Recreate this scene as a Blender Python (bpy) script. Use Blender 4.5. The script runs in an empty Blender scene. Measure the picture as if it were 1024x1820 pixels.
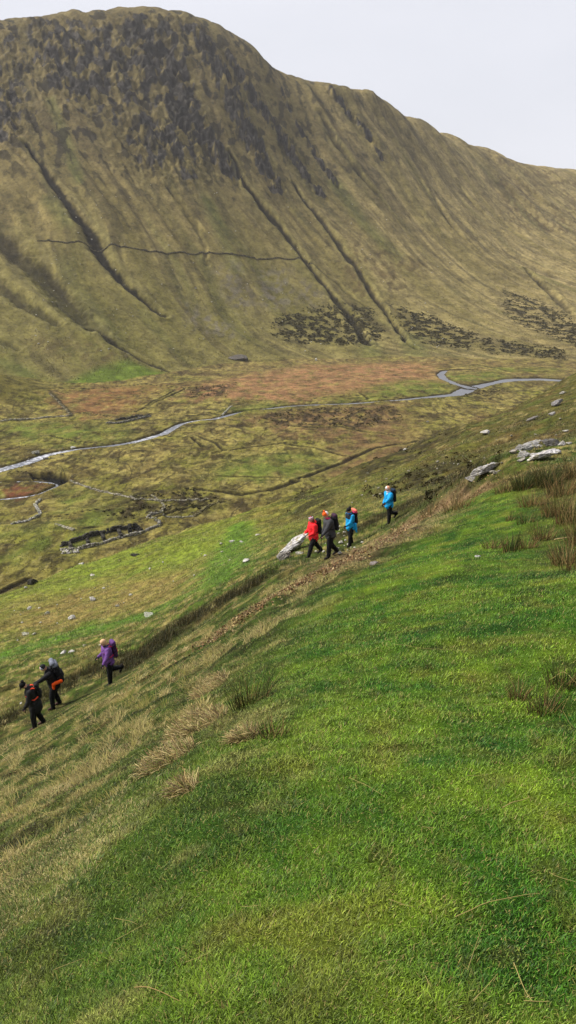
import bpy, bmesh, math, random
import numpy as np
from mathutils import Vector, Matrix
random.seed(7); RNG = np.random.default_rng(11)
DETAIL_A, DETAIL_R = 960, 1500; GRASS = 1.0; HAZE = 0.00008
SC = bpy.context.scene
COL = SC.collection
R = math.radians

# ------------------------------------------------------------------ camera
PITCH = 18.2; F = 1401.3
cam_d = bpy.data.cameras.new('camera'); cam = bpy.data.objects.new('camera', cam_d); COL.objects.link(cam)
cam_d.sensor_fit = 'VERTICAL'; cam_d.angle = R(66.0); cam_d.clip_start = 0.05; cam_d.clip_end = 9000
cam.location = (0, 0, 0); cam.rotation_euler = (R(90 - PITCH), 0, 0)
SC.camera = cam

# ------------------------------------------------------------------ sky, sun, exposure
SUN_EL, SUN_AZ = 46.0, -82.0       # azimuth measured from the view direction, positive to the right
w = bpy.data.worlds.new('World'); SC.world = w; w.use_nodes = True
nt = w.node_tree; nt.nodes.clear()
wo = nt.nodes.new('ShaderNodeOutputWorld'); bg = nt.nodes.new('ShaderNodeBackground')
sky = nt.nodes.new('ShaderNodeTexSky'); sky.sky_type = 'NISHITA'; sky.sun_disc = False
sky.sun_elevation = R(SUN_EL); sky.sun_rotation = R(SUN_AZ)
tc = nt.nodes.new('ShaderNodeTexCoord'); cn = nt.nodes.new('ShaderNodeTexNoise'); cr = nt.nodes.new('ShaderNodeValToRGB')
mp = nt.nodes.new('ShaderNodeMapping'); mp.inputs['Scale'].default_value = (1, 1, 2.5)
cn.inputs['Scale'].default_value = 2.2; cn.inputs['Detail'].default_value = 6; cn.inputs['Roughness'].default_value = 0.5
cr.color_ramp.elements[0].position = 0.3; cr.color_ramp.elements[0].color = (0.75, 0.765, 0.83, 1)
cr.color_ramp.elements[1].position = 0.72; cr.color_ramp.elements[1].color = (0.86, 0.865, 0.93, 1)
mul = nt.nodes.new('ShaderNodeVectorMath'); mul.operation = 'SCALE'; mul.inputs['Scale'].default_value = 6.8
mx = nt.nodes.new('ShaderNodeMix'); mx.data_type = 'RGBA'; mx.inputs['Factor'].default_value = 0.95
L = nt.links.new
L(tc.outputs['Generated'], mp.inputs[0]); L(mp.outputs[0], cn.inputs['Vector']); L(cn.outputs['Fac'], cr.inputs[0])
L(cr.outputs[0], mul.inputs[0]); L(sky.outputs[0], mx.inputs['A']); L(mul.outputs[0], mx.inputs['B'])
L(mx.outputs['Result'], bg.inputs['Color']); bg.inputs['Strength'].default_value = 0.1
L(bg.outputs[0], wo.inputs['Surface'])
sd = bpy.data.lights.new('sun', 'SUN'); so = bpy.data.objects.new('sun', sd); COL.objects.link(so)
sd.energy = 3.6; sd.angle = R(4); sd.color = (1, 0.95, 0.86)
_a, _e = R(SUN_AZ), R(SUN_EL)
_dir = Vector((math.sin(_a) * math.cos(_e), math.cos(_a) * math.cos(_e), math.sin(_e)))
so.rotation_euler = _dir.to_track_quat('Z', 'Y').to_euler()
SC.view_settings.view_transform = 'Standard'; SC.view_settings.look = 'None'
SC.view_settings.exposure = 0.62; SC.view_settings.gamma = 1.0; SC.view_settings.use_curve_mapping = False

# ------------------------------------------------------------------ helpers
def tag(o, label=None, cat=None, group=None, kind=None):
    if label: o['label'] = label
    if cat: o['category'] = cat
    if group: o['group'] = group
    if kind: o['kind'] = kind
    return o
def link(name, me, parent=None, mats=()):
    o = bpy.data.objects.new(name, me); COL.objects.link(o)
    for m in mats: me.materials.append(m)
    if parent is not None: o.parent = parent
    return o
def empty(name, loc, rz=0.0):
    o = bpy.data.objects.new(name, None); COL.objects.link(o); o.location = loc; o.rotation_euler = (0, 0, rz)
    o.empty_display_size = 0.2
    return o
def mesh_np(name, V, faces, col=None, smooth=True):
    """V (n,3); faces int array (m,k) or list of such arrays; col (n,3) linear point colours"""
    me = bpy.data.meshes.new(name)
    fl = faces if isinstance(faces, list) else [faces]
    V = np.asarray(V, np.float32)
    me.vertices.add(len(V)); me.vertices.foreach_set('co', V.ravel())
    loops = np.concatenate([f.ravel() for f in fl]).astype(np.int32)
    cnt = np.concatenate([np.full(len(f), f.shape[1], np.int32) for f in fl])
    st = np.concatenate([[0], np.cumsum(cnt)[:-1]]).astype(np.int32)
    me.loops.add(len(loops)); me.loops.foreach_set('vertex_index', loops)
    me.polygons.add(len(cnt)); me.polygons.foreach_set('loop_start', st); me.polygons.foreach_set('loop_total', cnt)
    if smooth: me.polygons.foreach_set('use_smooth', np.ones(len(cnt), bool))
    if col is not None:
        a = me.color_attributes.new('col', 'FLOAT_COLOR', 'POINT')
        c4 = np.ones((len(V), 4), np.float32); c4[:, :3] = col
        a.data.foreach_set('color', c4.ravel())
    me.update(calc_edges=True)
    return me
_perm = np.random.default_rng(5).permutation(512).astype(np.int32); _perm = np.concatenate([_perm, _perm, _perm])
_ang = np.random.default_rng(6).random(512) * 2 * np.pi; _gx, _gy = np.cos(_ang).astype(np.float32), np.sin(_ang).astype(np.float32)
def perlin(x, y, seed=0):
    x = np.asarray(x, np.float64) + seed * 37.17; y = np.asarray(y, np.float64) + seed * 91.73
    xi = np.floor(x).astype(np.int64); yi = np.floor(y).astype(np.int64)
    fx = (x - xi).astype(np.float32); fy = (y - yi).astype(np.float32)
    xi &= 511; yi &= 511
    u = fx * fx * fx * (fx * (fx * 6 - 15) + 10); v = fy * fy * fy * (fy * (fy * 6 - 15) + 10)
    def g(ix, iy, dx, dy):
        h = _perm[_perm[ix & 511] + (iy & 511)]
        return _gx[h] * dx + _gy[h] * dy
    a = g(xi, yi, fx, fy); b = g(xi + 1, yi, fx - 1, fy); c = g(xi, yi + 1, fx, fy - 1); d = g(xi + 1, yi + 1, fx - 1, fy - 1)
    return ((a + u * (b - a)) + v * ((c + u * (d - c)) - (a + u * (b - a)))) * 1.5
def fbm(x, y, o=4, seed=0, gain=0.5):
    s = 0; a = 1.0; t = 0
    for i in range(o):
        s = s + a * perlin(x * 2 ** i, y * 2 ** i, seed + i * 3); t += a; a *= gain
    return s / t * 1.4
def sstep(a, b, x):
    t = np.clip((x - a) / (b - a), 0, 1); return t * t * (3 - 2 * t)
def smax(a, b, k):
    return 0.5 * (a + b + np.sqrt((a - b) ** 2 + k * k))
def srgb(r, g, b):
    f = lambda c: (c / 255 / 12.92) if c <= 10 else ((c / 255 + 0.055) / 1.055) ** 2.4
    return np.array([f(r), f(g), f(b)], np.float32)
class TPS:
    def __init__(s, P, Z, sc):
        P = np.array(P, float) / sc; s.P = P; s.sc = sc; n = len(P)
        d = np.linalg.norm(P[:, None] - P[None], axis=2)
        K = s.phi(d) + np.eye(n) * 1e-4; A = np.zeros((n + 3, n + 3)); A[:n, :n] = K
        A[:n, n] = 1; A[:n, n + 1:] = P; A[n, :n] = 1; A[n + 1:, :n] = P.T
        b = np.zeros(n + 3); b[:n] = Z; s.w = np.linalg.solve(A, b)
    @staticmethod
    def phi(d): return d * d * np.log(np.maximum(d, 1e-9))
    def __call__(s, x, y):
        x = np.asarray(x, float) / s.sc; y = np.asarray(y, float) / s.sc
        n = len(s.P); r = s.w[n] + s.w[n + 1] * x + s.w[n + 2] * y
        for i in range(n):
            d2 = (x - s.P[i, 0]) ** 2 + (y - s.P[i, 1]) ** 2
            r = r + s.w[i] * 0.5 * d2 * np.log(np.maximum(d2, 1e-18))
        return r

# ------------------------------------------------------------------ the lie of the land
_c, _s = math.cos(R(PITCH)), math.sin(R(PITCH))
def tanrow(row):                       # z / y of a sight line through a row of the photograph (surveying aid)
    return math.tan(math.atan((910 - row) / F) - R(PITCH))
def survey(px, row, y):                # a surveyed ground point seen through (px,row) at y metres out
    z = y * tanrow(row); dep = y * _c - z * _s
    return ((px - 512) / F * dep, y, z)
near_pts = [
 # px, row, y
 (0,1820,2.2),(0,1600,3.7),(0,1450,7.4),(0,1380,13),(0,1312,22.2),(0,1200,31),(0,1100,47),(0,1062,62),
 (110,1257,23.6),(195,1214,24.2),
 (250,1820,1.85),(250,1500,3.2),(250,1330,6.6),(250,1250,12.2),(250,1184,25),(250,1100,36),(250,1040,48),(250,977,74),
 (400,1560,2.7),(400,1300,5.0),(400,1180,10.5),(400,1120,18.5),(400,1085,27),
 (512,1820,1.7),(512,1500,2.8),(512,1300,4.4),(512,1180,6.9),(512,1100,10.4),(512,1048,17.2),(512,1020,24.5),(535,996,30.2),(512,960,38),(512,905,64),(512,888,84),
 (580,992,30.3),(625,968,31.5),(692,929,33.3),
 (700,1820,1.68),(700,1300,4.1),(700,1100,7.9),(700,1000,14.6),(700,960,22),(700,880,46),(700,838,72),(700,808,98),
 (850,900,20.5),(850,838,27.5),(850,780,56),(850,758,106),(800,903,27),
 (900,1820,1.7),(900,1300,4.05),(900,1220,4.9),(900,1000,10.5),(900,900,17.6),(900,872,20.8),(930,850,24),(935,805,31),
 (1024,1820,1.7),(1024,1300,4.0),(1024,1000,10.2),(1024,870,19),(1024,820,27),(1024,760,47),(1024,700,88),(1024,668,126)]
NP = [survey(*p) for p in near_pts]
NP += [(0, 0, -1.7), (-3, -3, -1.9), (3, -3, -0.4), (6, 3, -0.6), (8, -2, 1.2), (-4, 2, -3.6), (25, 5, 6), (40, 40, 0), (60, 90, -3), (90, 140, -2),
       (-14, 6, -13), (-30, 10, -22), (-20, -10, -10), (0, -30, 6), (60, -30, 28),(120,30,40),(-40,30,-27),(-60,50,-38),(-90,20,-55),(-120,90,-85),(-60,90,-46)]
for px, row, y in [(0,1062,62),(250,977,74),(512,888,84),(700,808,98),(850,758,106),(1024,668,126)]:
    x, y, z = survey(px, row, y)
    for f_, dz in ((1.45, 22), (2.2, 52), (3.6, 90)):
        NP.append((x * f_, y * f_, z - dz))
NP += [(200, 260, -45), (160, 420, -110), (-200, 300, -150), (0, 500, -170)]
tps_near = TPS([p[:2] for p in NP], [p[2] for p in NP], 10.0)
FZ = -80.0
ridge = [(-300,70,900),(-120,52,930),(0,40,955),(120,32,975),(250,22,1000),(325,34,1010),(400,62,1020),(460,108,1032),(510,148,1050),(545,154,1070),(600,160,1090),
         (680,184,1125),(760,224,1180),(860,264,1250),(1024,305,1350),(1200,330,1450),(1450,350,1600)]
basel = [(-300,722),(-120,712),(0,704),(120,697),(250,676),(325,665),(400,653),(460,648),(510,645),(545,643),(600,641),(680,641),(760,642),(860,643),(1024,646),(1200,648),(1450,650)]
FP = []
for (px, row, y), (_, br) in zip(ridge, basel):
    yb = FZ / tanrow(br); xb = survey(px, br, yb)[0]; xr, yr, zr = survey(px, row, y)
    FP.append((xb, yb, FZ)); FP.append((xb * 0.8, yb * 0.8, FZ - 28)); FP.append((xb * 0.5, yb * 0.5, FZ - 60))
    FP.append((xr, yr, zr)); FP.append((xr * 1.12, yr * 1.12, zr - 12)); FP.append((xr * 1.5, yr * 1.5, zr - 170))
    for t, q in ((0.22, 0.10), (0.5, 0.34), (0.78, 0.69), (0.92, 0.89)):
        # the fall line leans to the right as it comes down
        FP.append((xb + (xr - xb) * t, yb + (yr - yb) * t, FZ + (zr - FZ) * q))
tps_far = TPS([p[:2] for p in FP], [p[2] for p in FP], 100.0)
def h_layers(x, y):
    r = np.hypot(x, y)
    N = np.where(r < 700, tps_near(x, y), -300.0)
    N = np.clip(N, -300, 60)
    Fl = FZ + 0.9 * fbm(x / 60, y / 60, 2, 3) - 2.5 * sstep(320, 180, y) * 0 
    Fl = Fl + 19 * np.exp(-(((x + 195) / 48) ** 2 + ((y - 445) / 42) ** 2))
    W = tps_far(x, y); W = np.maximum(W, -300)
    return N, Fl, W
def h_base(x, y):
    x = np.asarray(x, float); y = np.asarray(y, float)
    N, Fl, W = h_layers(x, y)
    return smax(smax(Fl, N, 4.0), W, 5.0) - 0.0
_tt = np.geomspace(1.2, 2600, 900)
def G(pts, hf=None):
    """world ground points seen through a list of photograph pixels"""
    hf = hf or h_base
    P = np.atleast_2d(np.array(pts, float))
    dx = (P[:, 0] - 512) / F; up = (910 - P[:, 1]) / F
    D = np.stack([dx, _c + up * _s, -_s + up * _c], 1); D /= np.linalg.norm(D, axis=1)[:, None]
    T = _tt[None, :]
    X = D[:, :1] * T; Y = D[:, 1:2] * T; Z = D[:, 2:3] * T
    dh = Z - hf(X.ravel(), Y.ravel()).reshape(X.shape)
    out = []
    for i in range(len(P)):
        k = np.where(dh[i] < 0)[0]
        if len(k) == 0: out.append(D[i] * 1400); continue
        k = k[0]
        if k == 0: t = _tt[0]
        else:
            a, b = dh[i, k - 1], dh[i, k]; t = _tt[k - 1] + (_tt[k] - _tt[k - 1]) * a / (a - b)
        out.append(D[i] * t)
    return np.array(out)
def poly_dist(x, y, pl, wid=None):
    """distance to a polyline in plan, and the interpolated width there"""
    best = np.full(x.shape, 1e9); bw = np.full(x.shape, 1.0); sd_ = np.zeros(x.shape)
    for i in range(len(pl) - 1):
        a, b = pl[i, :2], pl[i + 1, :2]; d = b - a; L2 = max(d @ d, 1e-9)
        t = np.clip(((x - a[0]) * d[0] + (y - a[1]) * d[1]) / L2, 0, 1)
        qx = x - (a[0] + t * d[0]); qy = y - (a[1] + t * d[1]); dd = np.hypot(qx, qy)
        m = dd < best
        best = np.where(m, dd, best); sd_ = np.where(m, np.sign(d[0] * qy - d[1] * qx), sd_)
        if wid is not None: bw = np.where(m, wid[i] + (wid[i + 1] - wid[i]) * t, bw)
    return best, bw, sd_
def poly_in(x, y, pl):
    """signed distance to a polygon in plan, positive inside"""
    best = np.full(x.shape, 1e9); ins = np.zeros(x.shape, bool); n = len(pl)
    for i in range(n):
        a, b = pl[i, :2], pl[(i + 1) % n, :2]; d = b - a; L2 = max(d @ d, 1e-9)
        t = np.clip(((x - a[0]) * d[0] + (y - a[1]) * d[1]) / L2, 0, 1)
        best = np.minimum(best, np.hypot(x - (a[0] + t * d[0]), y - (a[1] + t * d[1])))
        c = ((a[1] > y) != (b[1] > y)) & (x < (b[0] - a[0]) * (y - a[1]) / (b[1] - a[1] + 1e-12) + a[0])
        ins ^= c
    return np.where(ins, best, -best)
# ------------------------------------------------------------------ surveyed lines and patches of the land
ALB = 0.62
def C(r, g, b): return srgb(r, g, b) * ALB
class Line:
    def __init__(s, px, wid=None, m=1.0):
        s.p = G(px)[:, :2]; s.w = np.array(wid if wid is not None else [m] * len(px), float)
        s.lo = s.p.min(0); s.hi = s.p.max(0)
    def d(s, x, y, margin=0):
        """distance/width ratio, side"""
        mg = margin or s.w.max() * 4
        q = np.full(x.shape, 99.0); sd_ = np.zeros(x.shape)
        k = (x > s.lo[0] - mg) & (x < s.hi[0] + mg) & (y > s.lo[1] - mg) & (y < s.hi[1] + mg)
        if k.any():
            a, b, c = poly_dist(x[k], y[k], s.p, s.w); q[k] = a / b; sd_[k] = c
        return q, sd_
def floor_h(x, y):
    N, Fl, W = h_layers(x, y); return smax(smax(Fl, np.minimum(N, Fl - 8), 4.0), W, 5.0)
class FlatLine(Line):
    def __init__(s, px, wid):
        s.p = G(px, floor_h)[:, :2]; s.w = np.array(wid, float); s.lo = s.p.min(0); s.hi = s.p.max(0)
class Patch:
    def __init__(s, px): s.p = G(px)[:, :2]; s.lo = s.p.min(0); s.hi = s.p.max(0)
    def m(s, x, y, soft):
        q = np.zeros(x.shape)
        k = (x > s.lo[0] - soft) & (x < s.hi[0] + soft) & (y > s.lo[1] - soft) & (y < s.hi[1] + soft)
        if k.any(): q[k] = sstep(-soft, soft, poly_in(x[k], y[k], s.p))
        return q
# far hillside
GUL = [Line([(48,255),(75,300),(108,345),(125,370),(150,400),(180,450),(215,495),(250,530),(290,562)], [2.5,4,4.5,5.5,6.5,6,5,4,3]),
       Line([(-60,400),(0,425),(40,455),(80,490),(120,540),(165,585)], [9,11,11,10,10,7]),
       Line([(160,580),(200,608),(250,635),(290,655),(330,668)], [4,3.5,3,2.5,2]),
       Line([(-60,480),(0,508),(50,545),(105,578)], [8,8,6,3]),
       Line([(-30,590),(0,603),(30,620)], [5,4,2]),
       Line([(408,270),(440,330),(470,370),(510,420),(540,460),(580,510),(620,560),(655,612)], [2.5,3.2,3.6,3.6,3.2,3.2,4.5,3]),
       Line([(520,325),(570,390),(600,430),(640,485),(670,530),(700,575),(738,622)], [2,3.2,3.5,3.5,3,2.6,2]),
       Line([(555,470),(600,505),(650,545)], [1.6,2,1.4]),
       Line([(570,205),(600,260),(640,315),(700,380)], [4,5,4,3]),
       Line([(935,478),(975,515),(1020,560)], [3,5,4]),
       Line([(820,330),(860,380),(900,420)], [3,4,3]),
       Line([(760,330),(800,400),(840,440)], [3,4,3]),
       Line([(300,330),(350,400),(372,470)], [2,2.5,2])]
GULD = [4.0, 4.2, 2.3, 2.8, 1.8, 3.5, 3.2, 1.4, 3.5, 3.5, 2.2, 2.2, 1.2]
GULC = [1, .72, .9, .62, .45, .95, .9, .5, .55, .7, .25, .25, .25]
CRAGS = [Line([(350,60),(400,140),(440,230),(490,330)], [10,16,16,9]), Line([(410,100),(450,170),(500,240),(570,345)], [7,9,10,6]),
         Line([(250,50),(300,130),(340,220),(420,310)], [18,22,20,8]), Line([(590,170),(650,230),(680,280)], [6,6,4]),
         Line([(500,160),(540,240),(600,330)], [4,5,4])]
CRAGP = [Patch([(50,40),(330,40),(350,130),(280,200),(120,200),(40,120)]), Patch([(-60,60),(30,60),(60,200),(30,270),(-60,250)]),
         Patch([(180,180),(300,190),(390,260),(340,320),(230,290)])]
GREENF = [Line([(370,360),(395,420),(420,480)], m=7), Line([(90,180),(125,270),(140,320)], m=5), Line([(90,360),(120,400)], m=7),
          Line([(655,612),(668,640)], m=9), Line([(730,600),(745,635)], m=9), Line([(0,640),(40,660),(75,690)], m=6), Line([(600,330),(650,400),(700,450)], m=9)]
GREENP = Patch([(80,690),(170,655),(230,640),(330,670),(300,686),(150,694)])
SCREE = [Patch([(385,480),(425,470),(450,540),(430,560),(395,520)]), Patch([(460,480),(510,480),(520,540),(470,550)]), Patch([(330,540),(400,570),(420,600),(350,590)]), Patch([(540,500),(570,520),(560,545),(530,530)])]
SCRUBP = [Patch([(482,578),(515,555),(600,540),(655,545),(692,602),(640,615),(540,612),(492,600)]), Patch([(690,540),(765,560),(850,595),(830,622),(760,612),(712,580)]),
          Patch([(895,515),(965,535),(1060,590),(1060,640),(985,600),(900,560)]), Patch([(850,600),(1000,620),(1000,640),(860,625)])]
BROWNF = [Patch([(140,610),(240,600),(250,640),(180,665),(140,650)]), Patch([(60,600),(120,610),(110,640),(60,620)]), Patch([(620,540),(720,520),(760,470),(640,420),(600,450)]), Patch([(850,180),(1060,260),(1060,430),(900,400)])]
SPURL = Line([(88,695),(105,712),(128,738)], [1.2,1.3,1.2])
# valley floor
ORANGE = [Patch([(105,698),(180,686),(300,684),(250,705),(235,735),(160,742),(118,722)]), Patch([(330,688),(470,662),(560,648),(770,645),(780,680),(640,702),(520,714),(420,706),(350,712)]),
          Patch([(430,742),(520,730),(610,722),(720,715),(1000,682),(1000,700),(850,740),(760,785),(600,782),(500,765)]), Patch([(0,865),(55,858),(95,862),(60,880),(0,880)])]
GREENV = [Patch([(0,752),(120,748),(235,765),(225,786),(120,792),(40,780)]), Patch([(90,870),(170,868),(180,888),(120,892)]), Patch([(560,706),(740,672),(800,682),(808,700),(700,706),(600,714)]),
          Patch([(790,664),(880,660),(900,670),(850,680),(805,676)]), Patch([(370,850),(512,855),(600,822),(560,800),(420,815)]), Patch([(0,935),(110,935),(250,880),(180,960),(130,985),(0,1000)]),
          Patch([(120,905),(190,900),(185,925),(110,938)]), Patch([(850,652),(1000,655),(980,662),(900,660)]), Patch([(400,728),(470,716),(520,722),(440,735)])]
DARKV = [Patch([(450,745),(520,728),(700,722),(720,745),(620,765),(520,760)]), Patch([(330,690),(420,680),(400,705),(340,708)]), Patch([(250,880),(350,870),(400,890),(330,915),(200,925),(180,905)]), Patch([(830,695),(900,690),(880,704),(820,706)]),
         Patch([(20,840),(60,838),(120,842),(115,862),(60,855)])]
BANKS = [Line([(522,858),(560,842),(612,822),(662,800),(700,792),(745,786)], m=1.6), Line([(505,790),(562,797),(612,812)], m=1.3), Line([(380,805),(430,798),(512,788)], m=1.2), Line([(350,775),(385,790),(400,803)], m=1.1),
         Line([(280,775),(340,778),(360,795)], m=1.0), Line([(90,775),(130,785),(200,790)], m=.9), Line([(180,690),(260,683),(330,690),(300,705),(240,733)], m=1.1), Line([(310,695),(290,706),(260,722)], m=1.0),
         Line([(380,848),(450,848),(512,850)], m=1.2), Line([(350,870),(430,880),(480,872),(530,858)], m=1.8), Line([(640,700),(655,710),(620,716)], m=1.2), Line([(780,656),(850,650),(910,662),(1000,662)], m=1.5),
         Line([(560,708),(640,704),(720,708)], m=1.2), Line([(150,735),(220,742),(290,741)], m=1.0), Line([(520,760),(600,760),(700,775)], m=1.2),Line([(0,1055),(20,1045),(50,1030)],m=1.4),
         Line([(270,925),(330,905),(400,893)], m=1.0), Line([(100,920),(180,905),(240,900)], m=.7), Line([(140,940),(200,938),(270,925)], m=.7),Line([(170,690),(100,690),(60,694)], m=1.3)]
# the river and its side loop
RIV = [(1060,678),(1012,676),(962,673),(907,674),(880,679),(862,683),(832,690),(812,700),(762,705),(712,710),(662,714),(612,717),(562,718),(512,721),(450,728),(420,733),(380,744),(350,746),(320,753),(290,770),(240,784),(200,791),(130,798),(80,808),(50,820),(0,834),(-60,848)]
RIVW = [3.2,3.2,3.6,4,5,6,7.5,6,4.6,4,3.8,3.4,3.2,3,2.8,2.8,2.8,2.9,3.2,3.4,3,2.8,3,3.6,4.2,4.6,5]
SIDE = [(838,689),(812,682),(790,673),(783,664),(790,658),(830,656),(880,661)]
SIDEW = [6,5,4.6,4.4,3.5,1.6,.8]
LOOP = [(-60,855),(0,855),(50,853),(90,856),(108,860),(88,868),(70,876),(40,882),(0,886),(-50,890)]
LOOPW = [2,1.5,1.5,1.8,1.4,1.2,1.3,1.5,1.6,1.8]
RIVER = FlatLine(RIV, [w_ * ((.95 if p_[0] > 890 else .45 if p_[0] > 840 else .5) if p_[0] > 780 else .46 if p_[0] > 230 else .5) for w_, p_ in zip(RIVW, RIV)]); SIDEL = FlatLine(SIDE, [w_ * .42 for w_ in SIDEW]); LOOPL = FlatLine(LOOP, [w_ * .55 for w_ in LOOPW])
HOLLOW = Patch([(54,842),(90,840),(122,844),(118,858),(98,857),(86,852),(58,850)])
# near hillside
PATHPX = [(-140,1390),(-60,1345),(0,1318),(60,1291),(108,1259),(150,1236),(195,1214),(250,1183),(340,1120),(430,1065),(500,1020),(545,994),(580,988),(625,967),(692,929),(740,908),(800,886),(850,858)]
PATHL = Line(PATHPX, m=0.55)
NOSE = Patch([(850,880),(790,940),(700,990),(620,1035),(540,1100),(455,1185),(430,1290),(350,1400),(270,1520),(130,1700),(-100,2100),(1700,2100),(1700,840),(930,850)])
SOIL = Line([(400,1118),(440,1090),(500,1050),(560,1018),(620,990),(690,955),(770,915),(850,880)], [.5,.7,1.1,1.3,1.3,1.1,.9,.5])
DEAD = [Patch([(300,1290),(340,1230),(400,1190),(425,1240),(400,1290),(340,1310)]), Patch([(0,1500),(0,1440),(120,1380),(220,1330),(220,1370),(110,1460),(30,1520)])]
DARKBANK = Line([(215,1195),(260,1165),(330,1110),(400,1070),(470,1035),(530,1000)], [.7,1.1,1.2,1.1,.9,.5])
DARKBANK2 = Line([(600,960),(660,930),(740,890),(800,872),(840,850)], [.7,1,1.2,1.2,.6])
DARKBANK3 = Line([(-40,1320),(0,1290),(60,1255),(120,1215),(180,1185),(215,1170)], [.8,.9,.9,1.1,1.0,.5])
GSTRIP = [Line([(425,935),(412,975),(385,1030),(330,1060),(250,1098),(150,1120),(60,1150),(-40,1185)], [1.2,1.6,2.2,1.6,1.3,1.6,1.6,1.6])]
GBROW = Patch([(110,1000),(250,975),(400,930),(420,960),(330,1010),(200,1040),(60,1060),(0,1080),(0,1065)])
BROWNN = [Patch([(110,1060),(200,1010),(330,1000),(380,1040),(260,1080),(150,1110),(60,1120),(0,1120),(0,1090)]), Patch([(0,1230),(80,1210),(160,1160),(210,1130),(250,1110),(200,1150),(120,1200),(40,1260)])]
HEATHN = [Patch([(605,862),(660,820),(740,785),(800,765),(810,775),(740,812),(660,850)]), Patch([(640,870),(760,830),(840,800),(830,850),(760,870),(700,880)]), Patch([(480,890),(600,870),(600,905),(500,930)])]
RUSHBK = Patch([(850,880),(880,850),(940,835),(1060,820),(1100,1010),(1000,1010),(985,930),(930,880)])
_g = G([(410,285), (655,610), (50,260), (290,562)])
_fd = (_g[1] - _g[0])[:2]; _fd /= np.linalg.norm(_fd); _fd2 = (_g[3] - _g[2])[:2]; _fd2 /= np.linalg.norm(_fd2)
FD = (_fd + _fd2); FD /= np.linalg.norm(FD); FU = np.array([FD[1], -FD[0]])
_, _, PSIDE = poly_dist(np.array([0.0]), np.array([0.0]), PATHL.p); PSIDE = float(PSIDE[0])
def slope_coords(x, y):
    wx = 14 * fbm(x / 160, y / 160, 2, 40)
    u = x * FU[0] + y * FU[1] + wx; v = x * FD[0] + y * FD[1]
    return u, v
def crag_mask(x, y):
    c = np.zeros(x.shape)
    for l in CRAGS: q, _ = l.d(x, y, 90); c = np.maximum(c, sstep(1.6, 0.4, q))
    for p in CRAGP: c = np.maximum(c, 0.72 * p.m(x, y, 34))
    return c
KNOBS = [survey(px, 172, y) + (kr, kh) for px, y, kr, kh in ((596,1082,16,9),(625,1092,11,5),(655,1108,17,9),(675,1115,13,5),(325,1005,12,4),(60,955,14,4),(180,985,12,3))]
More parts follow.
